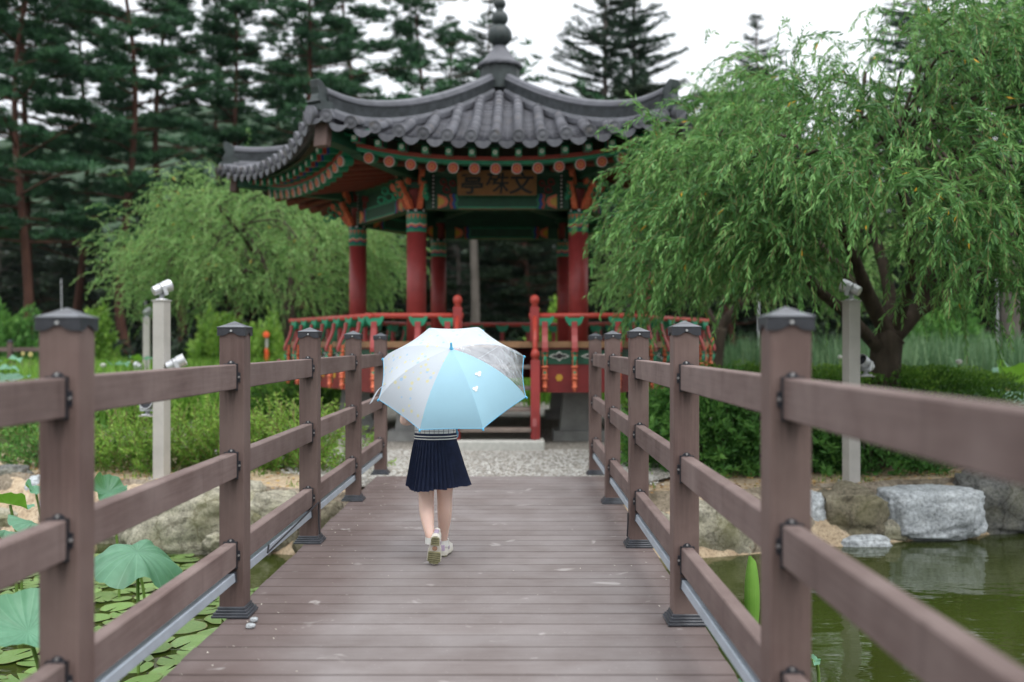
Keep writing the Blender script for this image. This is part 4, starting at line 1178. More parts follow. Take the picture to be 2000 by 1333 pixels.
cl = shift(cl, base); lpts = [Vector(p) for p in lpts]
willow(wt, M['willow'], cl, lpts, 21, twigs=28, steps=18, ds=.038, leaf=.115, lw=.0165, spread=.22, per=2, up=.22)
# --- willow behind it, right of the pavilion
base = at(1398, 0, 19.2); base.z = GZ
w2 = tree_root('willow_tree', base, 'smaller forked willow right of the pavilion', 'willows')
mb = MB(); lpts = []
limb(mb, [Vector((-.05,0,-.05)), *L_([(1395,700,19.2),(1405,640,19.2)])], .19, .16, 10)
for pl, r0 in (([(1403,645,19.2),(1440,600,19.1),(1475,560,19),(1530,480,18.8),(1560,420,18.6)],.11), ([(1403,645,19.2),(1370,590,19.2),(1340,535,19),(1280,470,18.8)],.10), ([(1405,640,19.2),(1412,560,19.4),(1410,440,19.6)],.08), ([(1440,600,19.1),(1430,500,18.4),(1400,430,18)],.06)):
    lpts += limb(mb, L_(pl), r0, .02)[6:]
mb.build('trunk', M['bark'], w2, True)
cl = shift(ell_clumps((3.95,19.0,2.75), (2.7,2.0,1.35), 62, 9, -.5), base)
willow(w2, M['willow2'], cl, lpts, 22, twigs=26, steps=14, ds=.055, leaf=.13, lw=.027, spread=.32, per=1)
# --- willow left of the pavilion
base = at(575, 0, 20.0); base.z = GZ
w3 = tree_root('willow_tree', base, 'rounded pale green willow left of the pavilion', 'willows')
mb = MB(); lpts = []
limb(mb, [Vector((.08,0,-.05)), *L_([(578,720,20),(570,660,20),(560,600,20)])], .19, .15, 10)
for pl, r0 in (([(560,605,20),(520,540,20),(450,480,19.8),(360,430,19.5)],.10), ([(560,605,20),(570,530,20),(560,450,20.2),(540,400,20.4)],.10), ([(560,600,20),(610,540,20),(680,480,20.2),(720,440,20.3)],.09), ([(520,540,20),(480,470,19),(430,410,18.4)],.06), ([(520,540,20),(440,520,19.6),(300,480,19.2)],.06)):
    lpts += limb(mb, L_(pl), r0, .02)[6:]
mb.build('trunk', M['bark'], w3, True)
cl = ell_clumps((-4.75,20.0,2.75), (2.30,2.1,1.50), 120, 13, -.6)
cl += [at(a,b,y) for a,b,y in ((350,392,19),(400,380,19),(310,430,19),(275,475,19.2),(345,375,19.6),(460,385,18.6),(640,430,18.9),(700,450,19.2),(560,420,18.4),(290,520,19))]
cl = shift(cl, base)
willow(w3, M['willow2'], cl, lpts, 23, twigs=28, steps=15, ds=.055, leaf=.125, lw=.027, spread=.32, per=1)

# --- pines and firs
def tufts(C, n, L, rng, flat=.5, w=.022, upb=.35):
    """needle sprays round centres"""
    m = len(C); P = np.repeat(C, n, 0)
    D = rng.normal(size=(m*n,3)); D[:,2] = np.abs(D[:,2])*flat+upb*rng.random(m*n); D = unit(D)
    t = np.repeat(rng.uniform(.15,.75,m), n)+rng.normal(0,.12,m*n)
    V = leaf_quads(P-D*.03, D, L*rng.uniform(.6,1.2,m*n), w, rng, .1, .5)
    return V, np.clip(t+.2*D[:,2], 0, 1)
def make_pine(seed, h, lean, mat_needle='needle', bark='pinebark', lo=.30, nb=44, reach=3.1, pads=3, bend=.45):
    rng = np.random.default_rng(seed); root = empty('pine_tree', (0,0,0)); mb = MB()
    T = [Vector((0,0,-.1))]
    for i in range(1,9):
        f = i/8; T.append(Vector((lean[0]*f+bend*math.sin(f*5.5+seed), lean[1]*f+bend*.7*math.cos(f*4+seed*2), h*f)))
    tp = limb(mb, T, .19, .04, 9)
    C = []
    for b in range(nb):
        f = lo+(1-lo)*(b/(nb-1))**.9; i = min(len(tp)-1, int(f*(len(tp)-1))); p = tp[i]
        az = b*2.4+rng.normal(0,.5); L = reach*(1.05-.55*((f-lo)/(1-lo))**1.8)*rng.uniform(.45,1.15)
        d = Vector((math.cos(az), math.sin(az), 0)); e = p+d*L+Vector((0,0,L*rng.uniform(-.08,.30)))
        m_ = p.lerp(e,.5)+Vector((0,0,rng.uniform(-.2,.15)))
        mb.tube(curve_pts([p,m_,e],3), [.055*(1-.13*q)*(1-.4*f) for q in range(7)], 5)
        sd = Vector((-d.y,d.x,0))
        for q in range(pads):
            c0 = p.lerp(e, rng.uniform(.35,1.05))+sd*rng.normal(0,.30)*L*.5+Vector((0,0,rng.uniform(-.05,.2)))
            rr_ = rng.uniform(.35,.75)
            for _ in range(int(10+16*rr_)):
                a_ = rng.random()*6.28; r_ = rr_*math.sqrt(rng.random())
                C.append(c0+Vector((r_*math.cos(a_), r_*math.sin(a_), .16*(1-(r_/rr_)**2)+rng.normal(0,.05))))
    mb.build('trunk', M[bark], root, True)
    V, t = tufts(np.array([list(c) for c in C]), 15, .30, rng, .6, .040)
    link('crown', quad_mesh('crown', V, t, M[mat_needle]), root)
    return root
def make_fir(seed, h, base_r):
    rng = np.random.default_rng(seed); root = empty('fir_tree', (0,0,0)); mb = MB()
    mb.tube([(0,0,-.1),(0,0,h*.5),(0,0,h)], [.24,.15,.02], 8)
    V = []; T = []; z = h*.10
    while z < h-.1:
        f = z/h; nb = 7 if f < .8 else 5
        for b in range(nb):
            az = rng.random()*6.28; L = base_r*(1-f)**.85*rng.uniform(.75,1.12)+.12
            d = np.array([math.cos(az), math.sin(az), 0]); p = np.array([0,0,z+rng.uniform(-.15,.15)])
            droop = rng.uniform(.10,.42)
            e = p+d*L+np.array([0,0,L*droop])
            mb.tube([p,(p+e)/2-np.array([0,0,.04*L]),e], [.03,.02,.006], 4)
            k = max(3,int(L/.13)); s = np.linspace(.12,1.,k)[:,None]
            Pm = p+(e-p)*s-np.array([0,0,.12*L])*(s*(1-s))
            sd = np.array([-d[1],d[0],0])
            for sg in (-1,1,0):
                n_ = 4
                PP = np.repeat(Pm, n_, 0); m = len(PP)
                D = d*rng.uniform(.5,1.,(m,1))+sd*sg*rng.uniform(.5,1.,(m,1))+np.array([0,0,1.])*(rng.uniform(-.15,.3,(m,1)) if sg else rng.uniform(.1,.6,(m,1)))
                q = leaf_quads(PP, D, (.36 if sg else .22)*rng.uniform(.6,1.15,m)*(1 if L > .8 else .7), .05, rng, .15, .5)
                V.append(q); T.append(np.clip(rng.normal(.45,.18,m),0,1))
        z += .55 if f < .7 else .42
    mb.build('trunk', M['greybark'], root, True)
    link('crown', quad_mesh('crown', np.concatenate(V), np.concatenate(T), M['fir']), root)
    return root
def place(proto, used, loc, rz, sc, label, cat='tree', group=None):
    o = copy_tree(proto) if used.get(proto.name) else proto
    used[proto.name] = True
    o.location = loc; o.rotation_euler = (0,0,rz); o.scale = (sc,sc,sc); tag(o, label, cat, group)
    return o
USED = {}
pines = [make_pine(1,15.5,(.9,.2)), make_pine(2,16.5,(-.7,.3)), make_pine(5,15,(.2,-.4))]
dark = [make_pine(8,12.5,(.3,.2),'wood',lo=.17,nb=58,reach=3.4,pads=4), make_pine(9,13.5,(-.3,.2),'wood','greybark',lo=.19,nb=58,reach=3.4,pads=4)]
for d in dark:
    d.name = 'dense_pine_tree'
spec = [(20,31,0,.3,.95,'tall red pine at the far left edge of the photograph'),
        (58,35,1,2.4,1.0,'red pine with leaning orange trunk, second from the left edge'),
        (150,40,2,1.1,1.02,'slender pine between the leaning pine and the curved one'),
        (272,33,0,3.6,.98,'red pine with dark curved trunk above the left willow'),
        (350,38,1,.4,1.02,'tall pine right of the curved trunk, above the left willow'),
        (470,41,2,4.4,1.06,'red pine left of the pavilion roof corner'),
        (590,36,1,5.2,1.0,'tall pine whose trunk rises above the left roof corner'),
        (700,42,0,2.0,1.12,'broad pine rising over the left slope of the pavilion roof'),
        (-70,37,2,5.0,1.0,'pine just beyond the left edge of the photograph'),
        (800,46,1,3.0,1.1,'pine behind the left roof slope, beside the fir'),
        (420,49,0,1.0,1.1,'distant pine between the two tall pines left of the roof'),
        (540,53,2,.9,1.0,'distant pine above the left roof corner'),(640,50,0,3.9,1.05,'distant pine right of the trunk over the roof corner')]
for px, Y, v, rz, s, lb in spec:
    place(pines[v], USED, ((px-1008)*Y/F, Y, GZ), rz, s, lb, 'tree', 'red pines on the left')
firs = [make_fir(3,18,5.6), make_fir(4,17,5.0)]
for px, Y, v, rz, s, lb in [(955,47,1,0,1.04,'dark fir left of the roof finial'),(1182,43,0,1,1.04,'left of the twin firs behind the right roof slope'),(1238,43.6,1,2,1.10,'right of the twin firs behind the right roof slope'),
        (1478,47,1,3,.99,'pointed fir standing clear against the sky above the willow'),(1790,45,0,4,1.06,'fir behind the top of the big willow'),(1965,43,1,5,1.1,'fir at the right edge behind the big willow'),(880,52,0,2.2,1.02,'fir behind the left roof slope, nearest the finial pine')]:
    place(firs[v], USED, ((px-1008)*Y/F, Y, GZ), rz, s, lb, 'tree', 'firs behind the pavilion')
# shaded evergreens closing the view behind the pavilion
g = random.Random(12); k = 0
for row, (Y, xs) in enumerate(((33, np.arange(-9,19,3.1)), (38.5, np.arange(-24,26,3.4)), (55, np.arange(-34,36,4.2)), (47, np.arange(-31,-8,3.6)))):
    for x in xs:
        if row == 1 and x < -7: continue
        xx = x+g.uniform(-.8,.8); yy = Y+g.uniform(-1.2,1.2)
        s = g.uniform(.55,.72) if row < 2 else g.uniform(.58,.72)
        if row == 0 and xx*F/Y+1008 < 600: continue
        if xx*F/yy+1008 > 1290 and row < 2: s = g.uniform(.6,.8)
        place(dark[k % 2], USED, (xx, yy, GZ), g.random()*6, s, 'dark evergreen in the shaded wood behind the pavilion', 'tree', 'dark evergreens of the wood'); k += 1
# the wood beyond, read as one mass, its shade put into the leaf colour
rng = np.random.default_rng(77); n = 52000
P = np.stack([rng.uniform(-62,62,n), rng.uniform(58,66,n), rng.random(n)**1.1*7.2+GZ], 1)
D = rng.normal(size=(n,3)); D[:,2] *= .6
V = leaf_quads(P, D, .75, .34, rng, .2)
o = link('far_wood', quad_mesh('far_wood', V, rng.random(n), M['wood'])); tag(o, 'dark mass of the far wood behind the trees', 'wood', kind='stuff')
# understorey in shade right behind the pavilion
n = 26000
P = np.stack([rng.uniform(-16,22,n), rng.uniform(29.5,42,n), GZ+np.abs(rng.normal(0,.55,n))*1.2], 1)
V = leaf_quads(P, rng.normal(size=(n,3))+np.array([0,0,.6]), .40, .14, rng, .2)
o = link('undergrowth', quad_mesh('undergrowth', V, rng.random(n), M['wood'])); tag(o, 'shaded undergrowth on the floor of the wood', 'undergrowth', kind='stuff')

# --- shrubs, hedges
def bush(name, label, cat, c, r, n, leaf, lw, mat, seed, box=False, stems=30, group=None, upb=.5, shell=.55, noise_amp=.22):
    rng = np.random.default_rng(seed); root = empty(name, (c[0],c[1],GZ)); tag(root, label, cat, group)
    v = unit(rng.normal(size=(n,3)))
    if box: v = v/np.max(np.abs(v)**1.0, axis=1, keepdims=True)**.82
    v[:,2] = np.abs(v[:,2])*1.0
    q = (shell+(1-shell)*rng.random(n)**.5)[:,None]
    ph = seed*1.7
    k = 1+noise_amp*(np.sin(v[:,0]*5.3+ph)*np.cos(v[:,1]*4.1+ph)+.6*np.sin(v[:,0]*13+v[:,2]*9+ph))[:,None]
    P = v*np.array(r)*q*k; P[:,2] = np.maximum(P[:,2], .02)
    D = v+rng.normal(size=(n,3))*.75+np.array([0,0,upb])
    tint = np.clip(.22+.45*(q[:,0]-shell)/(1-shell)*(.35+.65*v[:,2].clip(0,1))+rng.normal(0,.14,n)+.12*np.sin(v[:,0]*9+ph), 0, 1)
    V = leaf_quads(P, D, leaf*rng.uniform(.6,1.15,n), lw*rng.uniform(.7,1.2,n), rng, .25)
    mb = MB()
    for _ in range(stems):
        a = rng.random()*6.28; e = np.array([math.cos(a)*r[0]*.7, math.sin(a)*r[1]*.7, r[2]*rng.uniform(.6,.95)])*rng.uniform(.5,1)
        mb.tube([(e[0]*.2,e[1]*.2,0),(e[0]*.6,e[1]*.6,e[2]*.5),tuple(e)], [.012,.009,.004], 4)
    mb.build('stems', M['bark'], root)['kind'] = 'stuff'
    link('foliage', quad_mesh('foliage', V, tint, M[mat]), root)
    return root
def whorls(root, n, c, r, leaf, lw, mat, seed):
    """rosettes of pointed leaves over a shrub's surface"""
    rng = np.random.default_rng(seed); v = unit(rng.normal(size=(n,3))); v[:,2] = np.abs(v[:,2])
    P = v*np.array(r)*rng.uniform(.9,1.08,(n,1)); k = 9
    PP = np.repeat(P,k,0); ax = np.repeat(unit(v+np.array([0,0,.7])+rng.normal(size=(n,3))*.3),k,0)
    D = ax*.45+unit(np.cross(ax, rng.normal(size=(n*k,3))))
    V = leaf_quads(PP, D, leaf*rng.uniform(.7,1.1,n*k), lw, rng, .25)
    t = np.repeat(rng.uniform(.35,.95,n),k)+rng.normal(0,.06,n*k)
    link('leaf_rosettes', quad_mesh('leaf_rosettes', V, np.clip(t,0,1), M[mat]), root)
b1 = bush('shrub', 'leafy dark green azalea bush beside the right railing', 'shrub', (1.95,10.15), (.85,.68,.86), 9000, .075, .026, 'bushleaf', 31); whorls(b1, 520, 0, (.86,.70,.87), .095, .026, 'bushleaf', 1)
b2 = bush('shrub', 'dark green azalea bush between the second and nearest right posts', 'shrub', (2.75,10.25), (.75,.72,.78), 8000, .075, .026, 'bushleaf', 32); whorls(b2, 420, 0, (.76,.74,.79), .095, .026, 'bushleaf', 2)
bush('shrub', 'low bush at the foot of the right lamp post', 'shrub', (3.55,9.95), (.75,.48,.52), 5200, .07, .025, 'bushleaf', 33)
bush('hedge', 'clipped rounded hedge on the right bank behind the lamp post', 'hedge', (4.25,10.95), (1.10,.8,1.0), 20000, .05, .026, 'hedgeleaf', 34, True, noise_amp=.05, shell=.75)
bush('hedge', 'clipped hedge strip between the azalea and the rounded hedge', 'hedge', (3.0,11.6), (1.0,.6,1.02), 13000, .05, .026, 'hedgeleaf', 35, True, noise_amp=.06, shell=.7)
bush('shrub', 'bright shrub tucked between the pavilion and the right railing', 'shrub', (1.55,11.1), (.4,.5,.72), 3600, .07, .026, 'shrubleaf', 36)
def shoots(name, label, c, r, n, h, mat, seed, leaf=.06, lw=.018, group='loose shrubs on the left bank'):
    """upright wands with leaves: a loose shrub"""
    rng = np.random.default_rng(seed); root = empty(name, (c[0],c[1],GZ)); tag(root, label, 'shrub', group)
    bx_ = rng.normal(size=(n,2))*np.array(r)*.48; d = unit(np.concatenate([bx_/np.array(r)*.7+rng.normal(size=(n,2))*.28, np.ones((n,1))],1))
    hh = h*rng.uniform(.55,1.1,n)*(1-.35*np.clip(np.linalg.norm(bx_/np.array(r),axis=1),0,1)); st = 20
    p = np.concatenate([bx_, np.zeros((n,1))],1); Q=[]; T=[]; A=[]; B=[]
    for s in range(st):
        d = unit(d+rng.normal(size=(n,3))*.07+np.array([0,0,-.02*s/st])); p2 = p+d*(hh/st)[:,None]
        A.append(p.copy()); B.append(p2.copy())
        for k_ in range(2 if s > 2 else 1):
            sd = unit(np.cross(d, rng.normal(size=(n,3))))
            Q.append(leaf_quads(p+d*.01*k_, d*.6+sd+np.array([0,0,.1]), leaf*rng.uniform(.6,1.2,n), lw*rng.uniform(.8,1.2,n), rng, .25))
            T.append(np.clip(.15+.6*s/st+rng.normal(0,.14,n),0,1))
        p = p2
    A = np.concatenate(A); B = np.concatenate(B); S = unit(np.cross(B-A, rng.normal(size=A.shape)))*.004
    link('stems', quad_mesh('stems', np.stack([A-S,A+S,B+S,B-S],1), np.zeros(len(A)), M['twig']), root)['kind'] = 'stuff'
    link('foliage', quad_mesh('foliage', np.concatenate(Q), np.concatenate(T), M[mat]), root)
    return root
shoots('shrub', 'loose yellow green shrub left of the left lamp post', (-3.85,10.1), (.62,.45), 150, .86, 'shrubleaf', 41)
shoots('shrub', 'loose green shrub right of the left lamp post', (-3.0,10.2), (.66,.45), 190, .84, 'shrubleaf', 42)
shoots('shrub', 'loose shrub behind the second left railing post', (-2.35,10.15), (.5,.42), 130, .92, 'shrubleaf', 43)
shoots('shrub', 'darker shrub at the left edge below the railing', (-4.75,10.3), (.55,.4), 120, .66, 'bushleaf', 44)
shoots('shrub', 'weedy yellow green plant by the fourth left railing post', (-1.85,9.7), (.28,.3), 34, .95, 'shrubleaf', 45, .055)
shoots('shrub', 'weedy plant growing behind the farthest left railing post', (-1.55,9.3), (.16,.2), 16, .62, 'shrubleaf', 46, .05)
bush('shrub', 'low dark shrub under the left side of the pavilion railing', 'shrub', (-3.4,15.2), (.8,.6,.75), 4200, .09, .035, 'hedgeleaf', 47)
bush('shrub', 'rounded yellow green shrub left of the lamp posts at the wood edge', 'shrub', (-12.15,28.6), (.65,.7,2.1), 3200, .2, .09, 'shrubleaf', 48, group='shrubs along the wood edge')
bush('shrub', 'pale green shrub at the wood edge right of the left lamp post', 'shrub', (-8.7,29), (.85,.8,2.0), 4200, .2, .09, 'shrubleaf', 49, group='shrubs along the wood edge')
bush('shrub', 'shrub at the wood edge near the left willow trunk', 'shrub', (-6.9,27.5), (.9,.9,1.8), 3600, .2, .08, 'shrubleaf', 50, group='shrubs along the wood edge')
bush('shrub', 'yellow green shrub at the left edge of the wood', 'shrub', (-14.8,28.5), (1.3,1.0,2.3), 4600, .2, .09, 'bushleaf', 51, group='shrubs along the wood edge')
bush('shrub', 'purplish green shrub beside the parked cars', 'shrub', (-10.4,31.5), (.8,.8,1.2), 2400, .2, .08, 'wood', 52, group='shrubs along the wood edge')
bush('shrub', 'bright maple shrub seen between the right pavilion columns', 'shrub', (1.05,24), (.75,.7,2.1), 3600, .16, .09, 'shrubleaf', 53)
bush('shrub', 'spreading young tree before the white car at right', 'shrub', (11.3,26), (1.35,1.1,2.35), 5200, .22, .06, 'bushleaf', 54)

# --- reeds and marsh plants (uncountable)
def blades(name, label, area, n, h, w, mat, seed, droop=.35):
    rng = np.random.default_rng(seed); P = area(rng, n); n = len(P)
    az = rng.random(n)*6.28; d = np.stack([np.cos(az),np.sin(az),np.zeros(n)],1); H = h*rng.uniform(.55,1.12,n)[:,None]
    sd = np.stack([-np.sin(az),np.cos(az),np.zeros(n)],1)*(w*rng.uniform(.7,1.3,n))[:,None]
    up = np.array([0,0,1.]); lean = rng.uniform(.02,droop,n)[:,None]
    p1 = P+up*H*.5+d*H*lean*.3; p2 = P+up*H*(.98-.3*lean)+d*H*lean*1.1
    V = np.concatenate([np.stack([P-sd*.6,P+sd*.6,p1+sd,p1-sd],1), np.stack([p1-sd,p1+sd,p2+sd*.08,p2-sd*.08],1)])
    t = rng.normal(.42,.2,n); t = np.clip(np.concatenate([t-.08,t+.12]),0,1)
    o = link(name, quad_mesh(name, V, t, M[mat])); tag(o, label, 'reeds' if 'reed' in name else 'grass', kind='stuff'); return o
def rect(x0,x1,y0,y1):
    def f(rng, n):
        return np.stack([rng.uniform(x0,x1,n), rng.uniform(y0,y1,n), np.full(n,GZ)],1)
    return f
blades('reed_bed', 'blue green reed bed behind the hedge on the right', rect(4.4,16,16.5,24), 9500, 1.5, .022, 'reed', 61)
blades('marsh_grass', 'bright green marsh plants on the left behind the shrubs', rect(-14,-4.3,14.5,26), 15000, .95, .02, 'marsh', 62)
blades('marsh_grass', 'tall green marsh plants near the left lamp posts', rect(-10,-5.5,14,18), 4500, .80, .026, 'marsh', 63)
blades('meadow_grass', 'grass and weeds seen under the pavilion floor and behind it', rect(-4,8,19.5,28), 8000, .9, .02, 'marsh', 64)
def strip_area(rng, n):
    x = np.where(rng.random(n) < .5, rng.uniform(-5.5,-1.9,n), rng.uniform(1.2,5.2,n)); y = np.array([edge_y(a) for a in x])+rng.uniform(.45,1.6,n)
    keep = np.array([mnoise.noise(Vector((a*1.5,b*1.5,5))) > .12 for a,b in zip(x,y)])
    return np.stack([x,y,np.full(n,GZ-.01)],1)[keep]
blades('bank_grass', 'sparse low grass tufts on the tan soil of the banks', strip_area, 2600, .07, .004, 'shrubleaf', 65, .6)
# dry leaves on the soil
rng = np.random.default_rng(8); n = 900
x = np.where(rng.random(n) < .4, rng.uniform(-5.,-1.9,n), rng.uniform(1.1,5.2,n)); y = np.array([edge_y(a) for a in x])+.42+np.abs(rng.normal(0,.6,n))
V = leaf_quads(np.stack([x,y,np.full(n,GZ+.028)],1), rng.normal(size=(n,3))*np.array([1,1,.08]), .05, .016, rng, .1)
M['dry'] = leafmat('dry_leaf', [(0,(.14,.075,.03)),(.5,(.30,.18,.07)),(1,(.48,.33,.12))], 0)
o = link('leaf_litter', quad_mesh('leaf_litter', V, rng.random(n), M['dry'])); tag(o, 'fallen dry leaves on the soil under the shrubs', 'leaf litter', kind='stuff')

# --- distant wooded hill
mb = MB(); xs = np.linspace(-420,420,70); ys = np.linspace(300,620,14)
for y in ys:
    for x in xs:
        hz = 135*math.exp(-((x+190)/190)**2)+30*math.exp(-((x-150)/200)**2)
        f = math.sin(math.pi*min(1,(y-300)/320/1.0)*.5)
        mb.v.append((x, y, -2+hz*f*(1+.18*mnoise.noise(Vector((x*.012,y*.012,0))))+1.5*mnoise.noise(Vector((x*.09,y*.09,0)))))
nx_ = len(xs); mb.f = [(j*nx_+i,j*nx_+i+1,(j+1)*nx_+i+1,(j+1)*nx_+i) for j in range(len(ys)-1) for i in range(nx_-1)]; mb.m = [0]*len(mb.f)
M['hill'] = simple('wooded_hill', (.035,.060,.030), .95, .5, .12, .1)
o = mb.build('hill', M['hill'], smooth=True); o['kind'] = 'structure'

# --- the air between here and the hill
mb = MB(); mb.box(-470,470,-70,680,-4,82)
m, t, p = newmat('haze'); t.nodes.remove(p)
pv = N(t,'ShaderNodeVolumePrincipled'); pv.inputs['Color'].default_value = (.72,.86,1.,1); pv.inputs['Density'].default_value = .00009
t.links.new(pv.outputs[0], t.nodes['Material Output'].inputs['Volume'])
o = mb.build('haze', m); tag(o, 'thin pale haze filling the air over the whole scene', 'haze', kind='stuff')

# ================================================================== LAMP POSTS
def spot_parts(root, p, yaw, pitch, s=1.):
    """silver spotlight on a short swivel, standing at p"""
    mb = MB(); mb.lathe([(.055*s,0),(.055*s,.010*s),(.020*s,.016*s),(.016*s,.07*s),(.010*s,.075*s)], 14, p); st = mb.build('swivel', M['lampsilver'], root, True)
    Mx = Matrix.Translation(Vector(p)+Vector((0,0,.105*s))) @ Matrix.Rotation(yaw,4,'Z') @ Matrix.Rotation(pitch,4,'X')
    mb = MB()
    for q in (-1,1): mb.cbox(q*.058*s-.005*s, q*.058*s+.005*s, -.018*s,.018*s,-.05*s,.02*s,.001,Mx)
    mb.cbox(-.06*s,.06*s,-.016*s,.016*s,-.066*s,-.05*s,.001,Mx); mb.build('yoke', M['lampsilver'], root)
    Mc = Mx @ Matrix.Rotation(R(-90),4,'X')
    mb = MB(); mb.lathe([(.020*s,-.085*s),(.040*s,-.080*s),(.045*s,-.03*s),(.050*s,-.028*s),(.050*s,-.005*s),(.046*s,-.003*s),(.046*s,.015*s),(.053*s,.018*s),(.055*s,.085*s),(.050*s,.085*s),(.047*s,.055*s),(.01*s,.054*s)], 20, M=Mc)
    h = mb.build('lamp_head', M['lampsilver'], root); auto_smooth(h)
    mb = MB(); mb.lathe([(.047*s,.058*s),(.02*s,.060*s),(.002*s,.060*s)], 16, M=Mc); mb.build('lens', M['black'], h)
    mb = MB(); mb.lathe([(.0505*s,-.020*s),(.0512*s,-.019*s),(.0512*s,-.012*s),(.0505*s,-.011*s)], 20, M=Mc); mb.build('groove', M['black'], h)
def lamp_post(c, h, w, label, yaw, arms, rz=0.):
    root = empty('spotlight_post', (c[0],c[1],GZ), rz); tag(root, label, 'lamp', 'spotlight posts on the banks')
    mb = MB(); mb.cbox(-w/2,w/2,-w/2,w/2,.012,h,.004); mb.build('post', M['lamppost'], root)
    mb = MB(); mb.cbox(-w/2-.008,w/2+.008,-w/2-.008,w/2+.008,h,h+.012,.003); mb.build('top_plate', M['lamppost'], root)
    mb = MB(); mb.cbox(-w*.8,w*.8,-w*.8,w*.8,0,.011,.002); mb.build('foot_plate', M['lamppost'], root)
    for sx in (-1,1):
        for sy in (-1,1):
            mb = MB(); mb.tube([(sx*w*.66,sy*w*.66,.011),(sx*w*.66,sy*w*.66,.035)], .012, 8); mb.build('anchor_bolt', M['bolt'], root)
    spot_parts(root, (0,0,h+.012), yaw, R(22), 1.05)
    for (s, z, dy, yw, pt) in arms:
        mb = MB(); mb.cbox(*sorted((s*w/2, s*(w/2+.16))), dy-.045, dy+.045, z-.008, z, .002); mb.build('arm', M['lamppost'], root)
        spot_parts(root, (s*(w/2+.09),dy,z), yw, R(pt), 1.05)
    return root
lamp_post((-3.30,9.27), 1.665, .115, 'beige square spotlight post on the left bank', R(-35), [(1,.98,.0,R(-60),25),(-1,.60,.0,R(200),10)], R(-14))
lamp_post((3.03,9.0), 1.65, .115, 'beige square spotlight post on the right bank', R(35), [(1,.98,.0,R(115),25)], R(14))
lamp_post((-6.9,18.6), 1.75, .115, 'distant spotlight post behind the left one', R(-20), [(-1,.75,.0,R(40),15)], R(10))

# thin distant poles
for (px, y0, Y, r, lb) in ((121,545,30,.022,'thin grey rod standing above the nearest left post'),(1482,556,26,.035,'slim grey pole behind the right willows'),(285,560,36,.03,'thin pole among the trees at left'),(1948,545,27,.04,'thin grey pole at the right before the trunk')):
    p = at(px, y0, Y); mb = MB(); mb.tube([(p.x,Y,GZ),(p.x,Y,p.z*.6),(p.x-.02,Y,p.z)], [r,r*.8,r*.6], 8)
    mb.tube([(p.x,Y,GZ),(p.x,Y,GZ+.08)], r*2.2, 8)
    o = mb.build('pole', M['lampsilver']); tag(o, lb, 'pole')
# bare trunks standing at the right and behind the pavilion
for (px, Y, r, h, lb) in ((1970,27,.30,9,'thick grey tree trunk at the right edge'),(926,30,.17,8,'pale grey trunk seen through the pavilion')):
    x = (px-1008)*Y/F; root = empty('tree_trunk', (x,Y,GZ)); tag(root, lb, 'tree')
    mb = MB(); limb(mb, [(0,0,-.1),(.04,0,h*.3),(-.03,.05,h*.65),(.05,0,h)], r, r*.5, 12); mb.build('trunk', M['greybark'], root, True)
    rng = np.random.default_rng(int(px)); C = np.array([0,0,h])+rng.normal(size=(260,3))*np.array([1.6,1.6,.9])
    V, t = tufts(C, 14, .36, rng, .6, .05); link('crown', quad_mesh('crown', V, t, M['needle']), root)

